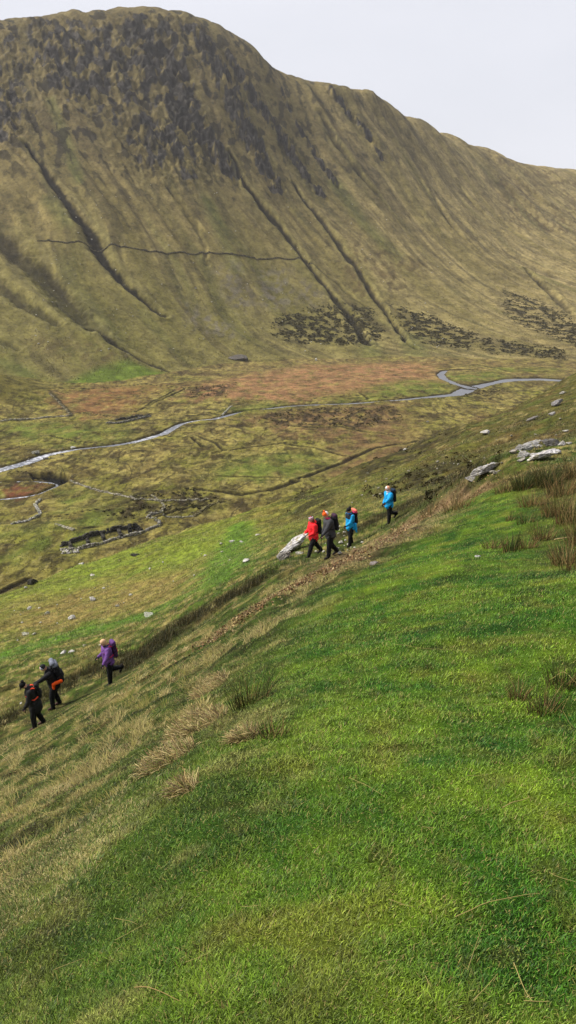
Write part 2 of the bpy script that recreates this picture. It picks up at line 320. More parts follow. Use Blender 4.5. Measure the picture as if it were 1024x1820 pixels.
def relief(x, y, N, Fl, W):
    """small relief on top of the base land"""
    r = np.hypot(x, y); dz = np.zeros(x.shape)
    # near hillside
    k = (N > np.maximum(Fl, W) - 6) & (r < 400)
    if k.any():
        a, b = x[k], y[k]; rr = r[k]
        t = 0.016 * fbm(a * 5, b * 5, 2, 1) * sstep(25, 8, rr)
        t += 0.035 * fbm(a * 1.3, b * 1.3, 3, 2) * sstep(0.5, 6, rr)
        # the tussocky slope
        nm = 1 - NOSE.m(a, b, 0.8) if rr.min() < 60 else np.ones(a.shape)
        t += nm * (0.11 * fbm(a * 0.9, b * 1.5, 3, 5) + 0.05 * np.abs(fbm(a * 2.2, b * 3.0, 2, 7))) * sstep(2, 9, rr) * sstep(200, 60, rr)
        t += 0.5 * fbm(a / 7, b / 5, 3, 8) * sstep(25, 70, rr)
        q, side = PATHL.d(a, b, 6)
        # cut bench: dip on the path, small bank on the uphill side
        t = t * (1 - 0.88 * sstep(5.5, 1.5, q)); t -= 0.05 * sstep(1.8, 0.8, q)
        t += 0.12 * sstep(1.2, 2.4, q) * sstep(5.5, 3, q) * (side * PSIDE < 0)
        q, _ = SOIL.d(a, b, 4); t += sstep(1.3, .6, q) * (0.10 * np.abs(fbm(a * 3, b * 3, 2, 9)) - 0.12)
        dz[k] += t
    k = (Fl > np.maximum(N, W) - 5) & (r > 100) & (r < 900)
    if k.any():
        a, b = x[k], y[k]
        t = 0.45 * fbm(a / 9, b / 12, 4, 11) + 0.6 * np.maximum(0, fbm(a / 28, b / 28, 3, 12))
        for p in DARKV: t += p.m(a, b, 5) * 0.8 * np.abs(fbm(a / 3.5, b / 4, 2, 13))
        for l in BANKS: q, _ = l.d(a, b, 8); t += 0.55 * np.exp(-((q - 1.0) ** 2) * 3) - 0.5 * np.exp(-q * q * 1.5)
        for l, dp in ((RIVER, 1.5), (SIDEL, 1.3), (LOOPL, 1.3)):
            q, _ = l.d(a, b, 20); q = q + .22 * fbm(a / 5, b / 5, 2, 14); e = sstep(1.7, 1.0, q); t = t * (1 - sstep(2.6, 1.6, q)) - dp * e
        t -= 2.6 * HOLLOW.m(a, b, .9)
        dz[k] += t
    k = (W > np.maximum(N, Fl) - 4)
    if k.any():
        a, b = x[k], y[k]; u, v = slope_coords(a, b)
        h = W[k]
        up = sstep(-60, 60, h)
        t = (1.8 + 4.2 * up) * fbm(u / 34, v / 240, 4, 20) + 0.65 * fbm(a / 22, b / 22, 4, 21) + 1.2 * up * fbm(u / 11, v / 60, 3, 27)
        cm = crag_mask(a, b)
        rg = 1 - np.abs(fbm((u + .3 * h) / 15, h / 17, 4, 22)) * 1.6
        st = fbm((u + .3 * h) / 9, h / 9, 4, 23)
        t += cm * (6.5 * rg * rg + 6.0 * st - 3.0)
        gwx = 3.0 * fbm(a / 22, b / 22, 3, 140); gwy = 3.0 * fbm(a / 22, b / 22, 3, 141)
        for l, dp in zip(GUL, GULD):
            q, _ = l.d(a + gwx, b + gwy, 60); qq = q + 0.35 * fbm(a / 9, b / 9, 2, 24); t += dp * (-sstep(1.5, 0.2, qq) + 0.28 * np.exp(-((qq - 1.9) ** 2) * 2))
        for kx, ky, kz, kr, kh in KNOBS: t += kh * np.exp(-((a - kx) ** 2 + (b - ky) ** 2) / kr ** 2)
        dz[k] += t * sstep(-4, 12, W[k] - np.maximum(N[k], Fl[k]))
    return dz

def H(x, y):
    x = np.asarray(x, float); y = np.asarray(y, float); sh = x.shape; x = x.ravel(); y = y.ravel()
    N, Fl, W = h_layers(x, y)
    z = smax(smax(Fl, N, 4.0), W, 5.0) + relief(x, y, N, Fl, W)
    return z.reshape(sh)
def mixc(c, m, col):
    m = m[:, None]; return c * (1 - m) + np.asarray(col)[None, :] * m
def ramp2(t, a, b): t = np.clip(t, 0, 1)[:, None]; return a[None] * (1 - t) + b[None] * t

def tusf(x, y):
    return (.62 + .38 * sstep(5, 11, np.hypot(x, y))) * sstep(.04, .30, fbm(x * .62, y * .85, 4, 50) + .5 * fbm(x * 2.1, y * 2.6, 3, 52))
def colour(x, y, N, Fl, W):
    out = np.zeros((len(x), 3), np.float32); r = np.hypot(x, y)
    kN = (N >= np.maximum(Fl, W)); kF = (Fl > np.maximum(N, W)); kW = ~kN & ~kF
    # ---------------- near hillside
    if kN.any():
        a, b = x[kN], y[kN]; rr = r[kN]
        far_ = sstep(30, 60, rr)
        n1 = fbm(a / 1.6, b / 1.3, 4, 50); n2 = fbm(a * 1.6, b * 2.2, 3, 51); n3 = fbm(a / 6, b / 5, 4, 52); n4 = fbm(a * 5, b * 5, 2, 53)
        # tussocky slope: straw yellow against dull green
        ts = tusf(a, b); c = ramp2(ts * .8 + .3 * n2, C(84,108,32), C(166,150,84)); c = mixc(c, sstep(.1, .5, fbm(a * 2.4, b * 3.4, 3, 59)) * .6, C(70,56,32))
        c = mixc(c, sstep(0.25, 0.7, n2 + 0.4 * n4) * 0.7, C(196,178,112))
        c = mixc(c, sstep(-0.1, -0.6, n2 + 0.3 * n4) * 0.7, C(66,62,26))
        # further out it turns to short olive turf
        cf = ramp2(0.5 + 0.9 * n3 + 0.35 * n1, C(112,126,38), C(146,134,66))
        cf = mixc(cf, sstep(0.1, 0.6, fbm(a / 2.2, b / 2.8, 3, 54)) * 0.6, C(74,70,34))
        cf = mixc(cf, sstep(0.2, 0.7, fbm(a / 3.2, b / 3.2, 3, 55)) * 0.5, C(158,144,86))
        c = c * (1 - far_[:, None]) + cf * far_[:, None]
        rt = sstep(-2.0, 16.0, a) * sstep(30, 48, rr)     # the right flank: darker, brown with heather and bracken
        c = mixc(c, rt * 0.85, C(84,78,36)); c = mixc(c, rt * sstep(0.0, .5, n3 + .5 * n1) * .6, C(76,90,34)); c = mixc(c, rt * sstep(0.0, .4, fbm(a / 2.5, b / 3.5, 4, 56)) * .65, C(104,82,48)); c = mixc(c, rt * sstep(0.25, .5, fbm(a / 1.2, b / 1.5, 3, 156)) * .6, C(156,140,90))
        c = mixc(c, rt * sstep(0.15, .6, fbm(a / 1.8, b / 2.5, 4, 57)) * .65, C(46,42,22))
        for p in BROWNN: c = mixc(c, p.m(a, b, 2.2) * (0.55 + 0.4 * np.clip(n1, -1, 1)), C(150,128,74))
        m = GBROW.m(a, b, 3); c = mixc(c, m * sstep(-.4, .3, n3) * 0.75, C(118,140,42))
        for l in GSTRIP: q, _ = l.d(a, b, 8); c = mixc(c, sstep(1.4, 0.3, q + 0.5 * n1) * 0.7, C(92,132,38))
        for p in HEATHN: c = mixc(c, p.m(a, b, 2.5) * sstep(-0.45, 0.15, fbm(a / 1.8, b / 2.2, 3, 58)) * .9, C(58,52,28))
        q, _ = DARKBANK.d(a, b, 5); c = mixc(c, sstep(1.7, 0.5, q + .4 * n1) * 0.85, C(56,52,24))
        q, _ = DARKBANK2.d(a, b, 5); c = mixc(c, sstep(1.6, 0.5, q + .4 * n1) * 0.7, C(70,62,32))
        q, _ = DARKBANK3.d(a, b, 5); c = mixc(c, sstep(1.6, 0.5, q + .4 * n1) * 0.7, C(72,68,32))
        q, _ = PATHL.d(a, b, 5); pm = sstep(2.0, 0.8, q + .3 * n2)
        c = mixc(c, pm * .8, C(78,88,34)); c = mixc(c, pm * sstep(0.2, .6, n2 + .3 * n1) * .8, C(150,130,88))
        # green turf on the shoulder
        nm = NOSE.m(a + 0.5 * n1, b + 0.35 * n2, 0.9)
        g = ramp2(0.45 + .8 * fbm(a * 0.7, b * 0.9, 4, 60) + .6 * fbm(a * 3.1, b * 3.1, 3, 160), C(72,124,22), C(140,172,42))
        g = mixc(g, sstep(0.1, 0.7, fbm(a * 1.7, b * 1.4, 3, 61)) * 0.5, C(164,162,60))
        g = mixc(g, sstep(0.05, 0.6, fbm(a * 1.1, b * 1.3, 3, 62)) * 0.4, C(44,98,26))
        g = mixc(g, sstep(0.28, 0.55, fbm(a * 5, b * 4, 3, 63)) * 0.35, C(112,88,48))
        c = c * (1 - nm[:, None]) + g * nm[:, None]
        for p in DEAD: c = mixc(c, p.m(a + .2 * n1, b + .2 * n2, 0.5) * (0.1 + .4 * ts), C(184,156,104))
        q, _ = SOIL.d(a, b, 5); sm = sstep(1.7, .4, q + .7 * n2); c = mixc(c, sm * .8, C(166,136,100)); c = mixc(c, sm * sstep(0.1, .5, n4 + .5 * n2) * .6, C(104,76,54)); c = mixc(c, sm * sstep(0.1, .5, fbm(a * 2.6, b * 2.6, 2, 64)) * .6, C(186,150,116))
        m = RUSHBK.m(a, b, 1.0); c = mixc(c, m * .7, C(120,100,56))
        out[kN] = c
    # ---------------- valley floor
    if kF.any():
        a, b = x[kF], y[kF]; rr = r[kF]
        n1 = fbm(a / 26, b / 40, 4, 70); n2 = fbm(a / 7, b / 12, 4, 71); n3 = fbm(a / 2.2, b / 3.5, 3, 72)
        c = ramp2(0.5 + .9 * n1 + .4 * n2, C(124,122,48), C(168,152,84))
        c = mixc(c, sstep(-0.05, .35, fbm(a / 14, b / 18, 5, 73)) * .6, C(96,78,44))
        c = mixc(c, sstep(0.12, .28, fbm(a / 7, b / 13, 5, 75)) * .7, C(62,50,28)); c = mixc(c, sstep(0.18, .3, fbm(a / 2.4, b / 6, 4, 175)) * .55, C(50,42,22)); c = mixc(c, sstep(0.2, .34, fbm(a / 2.8, b / 7, 4, 176)) * .5, C(158,146,88)); c = mixc(c, (1 - sstep(.008, .028, np.abs(fbm(a / 30, b / 46, 2, 178)))) * sstep(-.2, .1, n1) * .75, C(48,40,24)); c = mixc(c, (1 - sstep(.01, .05, np.abs(fbm(a / 24, b / 34, 3, 177)))) * sstep(-.1, .2, n2) * .6, C(66,56,30))
        c = mixc(c, sstep(0.05, .5, n3) * .45, C(70,62,30))
        c = mixc(c, sstep(470, 560, b) * .35, C(140,118,78))
        for i, p in enumerate(ORANGE):
            c = mixc(c, p.m(a + 9 * n2, b + 14 * n2, 14 if i < 3 else 2.5) * np.clip(0.68 + .7 * n2 + .3 * n3, 0, .95), [C(146,106,66), C(164,122,84), C(130,102,66), C(120,70,48)][i])
        for p in GREENV: c = mixc(c, p.m(a + 6 * n2, b + 9 * n2, 9) * np.clip(0.5 + .9 * n2 + .5 * n1, 0, .85), C(108,122,44))
        for p in DARKV: c = mixc(c, p.m(a + 2 * n2, b + 3 * n2, 5) * sstep(-.25, .3, fbm(a / 5, b / 9, 3, 74)) * .85, C(58,48,30))
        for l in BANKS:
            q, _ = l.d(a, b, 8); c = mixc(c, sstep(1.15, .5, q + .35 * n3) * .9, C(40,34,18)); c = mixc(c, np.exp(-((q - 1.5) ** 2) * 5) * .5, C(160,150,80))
        for l in (RIVER, SIDEL, LOOPL):
            q, _ = l.d(a, b, 20); c = mixc(c, sstep(2.3, 1.3, q + .35 * n2) * .85, C(62,54,32)); c = mixc(c, sstep(1.1, .9, q) * .8, C(44,40,32))
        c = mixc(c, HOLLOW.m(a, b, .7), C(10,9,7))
        # foot of the near slope is rough and brown
        c = mixc(c, sstep(-9, -1, N[kF] - Fl[kF]) * .4, C(88,78,36))
        k2 = (a < -120) & (b > 380)
        c = mixc(c, np.where(k2, sstep(-78.5, -72, Fl[kF]), 0) * .85, C(112,104,44))
        q, _ = SPURL.d(a, b, 8); c = mixc(c, sstep(1.3, .5, q) * .8, C(60,52,30))
        out[kF] = c
    # ---------------- far hillside
    if kW.any():
        a, b = x[kW], y[kW]; h = W[kW]; u, v = slope_coords(a, b)
        lo = sstep(40, -70, h); rgt = sstep(-150, 330, a)
        n1 = fbm(u / 30, v / 210, 4, 80); n2 = fbm(a / 30, b / 30, 4, 81); n3 = fbm(a / 6, h / 5, 3, 82); n4 = fbm(u / 8, v / 46, 4, 83)
        n5 = fbm(u / 17, v / 330, 4, 90)
        c = ramp2(0.5 + .7 * n1 + .7 * n5, C(130,118,64), C(170,152,96))
        c = c * (1 - (rgt * .75)[:, None]) + ramp2(.5 + .8 * n5 + .5 * n1, C(146,130,80), C(196,176,122)) * (rgt * .75)[:, None]
        c = mixc(c, (1 - rgt) * lo * .5, C(104,108,40))
        c = mixc(c, sstep(0.05, .4, n5 + .4 * n4) * .55, C(76,68,40)); c = mixc(c, sstep(0.1, .5, -n5 + .3 * n1) * .45, C(150,138,84))
        c = mixc(c, sstep(0.1, .7, fbm(u / 20, v / 160, 4, 84)) * .35, C(90,98,44))
        hi_ = sstep(-20, 120, h) * (1 - rgt * .8)
        c = mixc(c, hi_ * .5, C(98,84,58))
        c = mixc(c, sstep(.15, .4, n3 + .35 * n4) * .22, C(66,58,34)); c = mixc(c, sstep(.3, .6, fbm(a / 3.2, b / 3.2, 2, 85)) * .22, C(168,156,112))
        c = mixc(c, sstep(.3, .5, fbm(a / 2.4, b / 2.4, 2, 89)) * .3, C(56,52,30))
        for l in GREENF: q, _ = l.d(a, b, 40); c = mixc(c, sstep(1.8, .2, q + .4 * n3) * .3, C(92,112,44))
        c = mixc(c, GREENP.m(a, b, 6) * .8, C(108,134,38))
        for p in BROWNF: c = mixc(c, p.m(a, b, 18) * sstep(-.2, .5, n3 + n2) * .55, C(94,76,48))
        for p in SCREE: c = mixc(c, p.m(a, b, 12) * sstep(-.3, .4, n3) * .6, C(138,130,118))
        cm = crag_mask(a, b)
        e = sstep(.40, .54, cm * (.5 + 1.25 * (fbm((u + .35 * h) / 10, h / 15, 5, 86) + .20)) + .0)
        rk = ramp2(.5 + 1.1 * fbm((u + .3 * h) / 3.5, h / 4, 4, 87), C(26,24,22), C(92,87,83))
        c = c * (1 - (e * .95)[:, None]) + rk * (e * .95)[:, None]
        k3 = sstep(.14, .26, fbm((u + .35 * h) / 11, h / 17, 5, 88)) * hi_ ; c = mixc(c, k3 * .8, C(38,35,30))
        gwx = 3.0 * fbm(a / 22, b / 22, 3, 140); gwy = 3.0 * fbm(a / 22, b / 22, 3, 141)
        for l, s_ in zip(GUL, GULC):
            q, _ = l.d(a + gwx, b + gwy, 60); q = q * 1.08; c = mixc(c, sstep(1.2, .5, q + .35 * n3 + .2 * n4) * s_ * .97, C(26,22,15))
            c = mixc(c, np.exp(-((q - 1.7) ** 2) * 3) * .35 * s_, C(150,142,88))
        for p in SCRUBP: c = mixc(c, p.m(a, b, 14) * sstep(-.25, .3, fbm(a / 9, b / 9, 4, 97)) * .85, C(50,46,28))
        c = mixc(c, sstep(.0, -14.0, 999 * (lo < .98) + (-76.5 - h) * 1.0) * 0, C(0,0,0))
        out[kW] = c
    return np.clip(out, .004, 1)

# ------------------------------------------------------------------ ground mesh: one sheet on a polar grid, fine where it is looked at
NA, NRR = (DETAIL_A, DETAIL_R)
az_f = np.radians(np.linspace(-33, 33, NA)); az_l = np.radians(np.concatenate([np.linspace(-175, -56, 26), np.linspace(-55, -33.5, 70)])); az_r = np.radians(np.concatenate([np.linspace(33.5, 55, 70), np.linspace(56, 180, 28)]))
AZ = np.concatenate([az_l, az_f, az_r]); RR_ = np.concatenate([np.geomspace(0.5, 130, 620), np.geomspace(130, 570, 420)[1:], np.geomspace(570, 1230, 860)[1:], np.geomspace(1230, 1520, 120)[1:], np.geomspace(1520, 2300, 24)[1:]]); NRR = len(RR_)
rr, aa = np.meshgrid(RR_, AZ, indexing='ij'); X = (rr * np.sin(aa)).ravel(); Y = (rr * np.cos(aa)).ravel()
N_, F_, W_ = h_layers(X, Y)
Z = smax(smax(F_, N_, 4.0), W_, 5.0) + relief(X, Y, N_, F_, W_)
behind = sstep(120, 400, np.hypot(X, Y)) * (Y < -20); Z = Z * (1 - behind) + np.minimum(Z, 30) * behind
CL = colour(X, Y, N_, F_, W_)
near_turf = (N_ >= np.maximum(F_, W_)) * sstep(45, 12, np.hypot(X, Y)); CL = CL * (1 - .6 * near_turf[:, None])   # near ground darkened to give dark gaps between the blades
n1_ = len(AZ); V = np.stack([X, Y, Z], 1)
i = (np.arange(NRR - 1)[:, None] * n1_ + np.arange(n1_)[None]); j = (np.arange(NRR - 1)[:, None] * n1_ + (np.arange(n1_)[None] + 1) % n1_)
Q = np.stack([i.ravel(), j.ravel(), (j + n1_).ravel(), (i + n1_).ravel()], 1)
cls = np.where(N_ >= np.maximum(F_, W_), 0, np.where(F_ > W_, 1, 2))
qp, _ = PATHL.d(X, Y, 5); cls = np.where((cls == 0) & (qp < 1.5) & (np.hypot(X, Y) < 60), 3, cls)
qc = cls[Q[:, 0]]

def ground_mat(name, bump, scale, contrast, far=False):
    m = bpy.data.materials.new(name); m.use_nodes = True; t = m.node_tree; bs = t.nodes['Principled BSDF']; LL = t.links.new
    at = t.nodes.new('ShaderNodeVertexColor'); at.layer_name = 'col'
    g = t.nodes.new('ShaderNodeNewGeometry')
    n = t.nodes.new('ShaderNodeTexNoise'); n.inputs['Scale'].default_value = scale; n.inputs['Detail'].default_value = 9; n.inputs['Roughness'].default_value = 0.84 if far else 0.72
    LL(g.outputs['Position'], n.inputs['Vector'])
    r = t.nodes.new('ShaderNodeValToRGB'); e = r.color_ramp.elements
    e[0].position = 0.34; e[0].color = (1 - contrast,) * 3 + (1,); e[0].position = .38; e[1].position = 0.62; e[1].color = (1 + contrast,) * 3 + (1,)
    LL(n.outputs['Fac'], r.inputs[0])
    x_ = t.nodes.new('ShaderNodeMix'); x_.data_type = 'RGBA'; x_.blend_type = 'MULTIPLY'; x_.inputs['Factor'].default_value = 1
    LL(at.outputs[0], x_.inputs['A']); LL(r.outputs[0], x_.inputs['B']); LL(x_.outputs['Result'], bs.inputs['Base Color'])
    b = t.nodes.new('ShaderNodeBump'); b.inputs['Strength'].default_value = 0.8; b.inputs['Distance'].default_value = bump
    LL(n.outputs['Fac'], b.inputs['Height']); LL(b.outputs[0], bs.inputs['Normal'])
    bs.inputs['Roughness'].default_value = 0.95; bs.inputs['Specular IOR Level'].default_value = 0.12
    return m
M_near = ground_mat('turf', 0.06, 1.6, 0.55); M_floor = ground_mat('valley turf', 0.8, 0.12, 0.7, True); M_far = ground_mat('hill turf', 1.6, 0.06, 0.45, True)
names = ['near_hillside', 'valley_floor', 'far_hillside', 'path']
for k, (nm, mt) in enumerate(zip(names, [M_near, M_floor, M_far, M_near])):
    q = Q[qc == k]; use, inv = np.unique(q, return_inverse=True)
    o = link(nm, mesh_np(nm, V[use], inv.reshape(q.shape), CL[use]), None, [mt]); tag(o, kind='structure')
# ------------------------------------------------------------------ materials for objects
def attr_mat(name, rough=0.8, spec=0.2, noise=None, bump=0.0, trans=0.0):
    m = bpy.data.materials.new(name); m.use_nodes = True; t = m.node_tree; bs = t.nodes['Principled BSDF']; LL = t.links.new
    at = t.nodes.new('ShaderNodeVertexColor'); at.layer_name = 'col'; src = at.outputs[0]
    if noise:
        g = t.nodes.new('ShaderNodeTexCoord'); n = t.nodes.new('ShaderNodeTexNoise'); n.inputs['Scale'].default_value = noise[0]; n.inputs['Detail'].default_value = 8; n.inputs['Roughness'].default_value = .7
        LL(g.outputs['Object'], n.inputs['Vector']); r = t.nodes.new('ShaderNodeValToRGB'); e = r.color_ramp.elements
        e[0].position = .35; e[0].color = (1 - noise[1],) * 3 + (1,); e[1].position = .65; e[1].color = (1 + noise[1],) * 3 + (1,)
        LL(n.outputs['Fac'], r.inputs[0]); x_ = t.nodes.new('ShaderNodeMix'); x_.data_type = 'RGBA'; x_.blend_type = 'MULTIPLY'; x_.inputs['Factor'].default_value = 1
        LL(src, x_.inputs['A']); LL(r.outputs[0], x_.inputs['B']); src = x_.outputs['Result']
        if bump:
            b = t.nodes.new('ShaderNodeBump'); b.inputs['Distance'].default_value = bump; b.inputs['Strength'].default_value = .7; LL(n.outputs['Fac'], b.inputs['Height']); LL(b.outputs[0], bs.inputs['Normal'])
    LL(src, bs.inputs['Base Color']); bs.inputs['Roughness'].default_value = rough; bs.inputs['Specular IOR Level'].default_value = spec
    return m
_mc = {}
def flat_mat(name, rgb, rough=0.8, noise=(9, .25), bump=0.01, spec=.2, metal=0):
    if name in _mc: return _mc[name]
    m = bpy.data.materials.new(name); m.use_nodes = True; t = m.node_tree; bs = t.nodes['Principled BSDF']; LL = t.links.new
    g = t.nodes.new('ShaderNodeTexCoord'); n = t.nodes.new('ShaderNodeTexNoise'); n.inputs['Scale'].default_value = noise[0]; n.inputs['Detail'].default_value = 6
    LL(g.outputs['Object'], n.inputs['Vector']); r = t.nodes.new('ShaderNodeValToRGB'); e = r.color_ramp.elements; c = srgb(*rgb) * .85
    e[0].position = .35; e[0].color = tuple(c * (1 - noise[1])) + (1,); e[1].position = .65; e[1].color = tuple(c * (1 + noise[1])) + (1,)
    LL(n.outputs['Fac'], r.inputs[0]); LL(r.outputs[0], bs.inputs['Base Color'])
    b = t.nodes.new('ShaderNodeBump'); b.inputs['Distance'].default_value = bump; b.inputs['Strength'].default_value = .6; LL(n.outputs['Fac'], b.inputs['Height']); LL(b.outputs[0], bs.inputs['Normal'])
    bs.inputs['Roughness'].default_value = rough; bs.inputs['Specular IOR Level'].default_value = spec; bs.inputs['Metallic'].default_value = metal
    _mc[name] = m; return m
M_grass = attr_mat('grass blades', .55, .25); M_stem = attr_mat('rush stems', .6, .25)
M_rock = attr_mat('weathered stone', .9, .2, (3.5, .45), .05)
M_scrub = attr_mat('scrub leaves', .8, .1)

# ------------------------------------------------------------------ water
def water_mat():
    m = bpy.data.materials.new('water'); m.use_nodes = True; t = m.node_tree; bs = t.nodes['Principled BSDF']; LL = t.links.new
    at = t.nodes.new('ShaderNodeVertexColor'); at.layer_name = 'col'
    g = t.nodes.new('ShaderNodeNewGeometry'); n = t.nodes.new('ShaderNodeTexNoise'); n.inputs['Scale'].default_value = .55; n.inputs['Detail'].default_value = 5; n.inputs['Roughness'].default_value = .7
    LL(g.outputs['Position'], n.inputs['Vector'])
    sep = t.nodes.new('ShaderNodeSeparateColor'); LL(at.outputs[0], sep.inputs[0])
    ad = t.nodes.new('ShaderNodeMath'); ad.operation = 'ADD'; LL(n.outputs['Fac'], ad.inputs[0]); LL(sep.outputs[0], ad.inputs[1])
    mr = t.nodes.new('ShaderNodeMapRange'); mr.inputs['From Min'].default_value = .78; mr.inputs['From Max'].default_value = .98; LL(ad.outputs[0], mr.inputs[0])
    x_ = t.nodes.new('ShaderNodeMix'); x_.data_type = 'RGBA'; LL(mr.outputs[0], x_.inputs['Factor']); x_.inputs['A'].default_value = (.17, .18, .21, 1); x_.inputs['B'].default_value = (.72, .73, .78, 1)
    LL(x_.outputs['Result'], bs.inputs['Base Color'])
    n2 = t.nodes.new('ShaderNodeTexNoise'); n2.inputs['Scale'].default_value = 1.6; n2.inputs['Detail'].default_value = 3; LL(g.outputs['Position'], n2.inputs['Vector'])
    b = t.nodes.new('ShaderNodeBump'); b.inputs['Distance'].default_value = .35; b.inputs['Strength'].default_value = 1; LL(n2.outputs['Fac'], b.inputs['Height']); LL(b.outputs[0], bs.inputs['Normal'])
    bs.inputs['Roughness'].default_value = .28; bs.inputs['IOR'].default_value = 1.33
    return m
M_water = water_mat()
def ribbon(name, ln, foam, drop):
    p = ln.p; w = ln.w; t = np.concatenate([[0], np.cumsum(np.linalg.norm(np.diff(p, axis=0), axis=1))]); s = np.linspace(0, t[-1], int(t[-1] / 2.5) + 2)
    ker = np.ones(5) / 5
    def sm(a): a = np.interp(s, t, a); a2 = np.convolve(np.pad(a, 2, 'edge'), ker, 'valid'); return a2
    cx, cy, cw, fo = sm(p[:, 0]), sm(p[:, 1]), sm(w), sm(np.array(foam, float))
    d = np.stack([np.gradient(cx), np.gradient(cy)], 1); d /= np.linalg.norm(d, axis=1)[:, None]; nx, ny = -d[:, 1], d[:, 0]
    N, Fl, W = h_layers(cx, cy); zz = smax(smax(Fl, np.minimum(N, Fl - 3), 4.0), W, 5.0); zz = np.convolve(np.pad(zz, 6, 'edge'), np.ones(13) / 13, 'valid') - drop
    V = []; Cc = []
    K = np.linspace(-1, 1, 7)
    for k in K:
        V.append(np.stack([cx + nx * cw * 1.45 * k, cy + ny * cw * 1.45 * k, zz], 1)); Cc.append(np.stack([fo] * 3, 1))
    V = np.stack(V, 1).reshape(-1, 3); Cc = np.stack(Cc, 1).reshape(-1, 3); n = len(s); i = (np.arange(n - 1)[:, None] * 7 + np.arange(6)[None]).ravel()
    o = link(name, mesh_np(name, V, np.stack([i, i + 1, i + 8, i + 7], 1), Cc), None, [M_water]); tag(o, kind='structure'); return o
fo = [0.05 if p[0] > 840 else (.09 if p[0] > 560 else (.15 if p[0] > 400 else (.30 if p[0] > 230 else (.05 if p[0] > 150 else .34)))) for p in RIV]
fo = [f_ + .06 * ((i % 3) - 1) if p[0] < 400 else f_ for i, (f_, p) in enumerate(zip(fo, RIV))]
ribbon('river', RIVER, fo, .62); ribbon('river_bend', SIDEL, [.02] * len(SIDE), .66); ribbon('stream', LOOPL, [.30] * len(LOOP), .7)

# ------------------------------------------------------------------ grass on the near slope (nobody could count it)
def norm_rows(a): return a / np.maximum(np.linalg.norm(a, axis=1), 1e-9)[:, None]
def ground_info(x, y):
    N, Fl, W = h_layers(x, y); z = smax(smax(Fl, N, 4.0), W, 5.0) + relief(x, y, N, Fl, W); return z, colour(x, y, N, Fl, W), N, Fl, W
def blades(name, x, y, length, width, lean, heading, curve, colr, seg=2, mat=None, sink=.004):
    n = len(x); z, c0, N, Fl, W = ground_info(x, y)
    if colr is None: colr = c0
    else: colr = colr(c0)
    hd = np.stack([np.cos(heading), np.sin(heading)], 1); sd_ = np.stack([-hd[:, 1], hd[:, 0]], 1)
    P0 = np.stack([x, y, z - sink], 1)
    wv = np.concatenate([sd_ * (width * .5)[:, None], np.zeros((n, 1))], 1)
    a1, a2 = lean, lean + curve
    d1 = np.concatenate([hd * np.sin(a1)[:, None], np.cos(a1)[:, None]], 1); d2 = np.concatenate([hd * np.sin(a2)[:, None], np.cos(a2)[:, None]], 1)
    if seg == 1:
        tip = P0 + (d1 + d2) * .5 * length[:, None]
        V = np.stack([P0 - wv, P0 + wv, tip], 1).reshape(-1, 3); b = np.arange(n) * 3; fc = [np.stack([b, b + 1, b + 2], 1)]; k = 3
    else:
        P1 = P0 + d1 * (length * .55)[:, None]; tip = P1 + d2 * (length * .5)[:, None]
        V = np.stack([P0 - wv, P0 + wv, P1 + wv * .75, P1 - wv * .75, tip], 1).reshape(-1, 3); b = np.arange(n) * 5
        fc = [np.stack([b, b + 1, b + 2, b + 3], 1), np.stack([b + 3, b + 2, b + 4], 1)]; k = 5
    return link(name, mesh_np(name, V, fc, np.repeat(colr, k, 0), smooth=False), None, [mat or M_grass])
def polar(n, r0, r1, a0=-33, a1=31):
    r = np.exp(RNG.uniform(math.log(r0), math.log(r1), n)); a = np.radians(RNG.uniform(a0, a1, n)); return r * np.sin(a), r * np.cos(a), r
def vary(n, lo=.65, hi=1.5): return np.exp(RNG.uniform(math.log(lo), math.log(hi), n))[:, None]
DOWN = math.atan2(.55, -.83)     # downhill heading across the slope
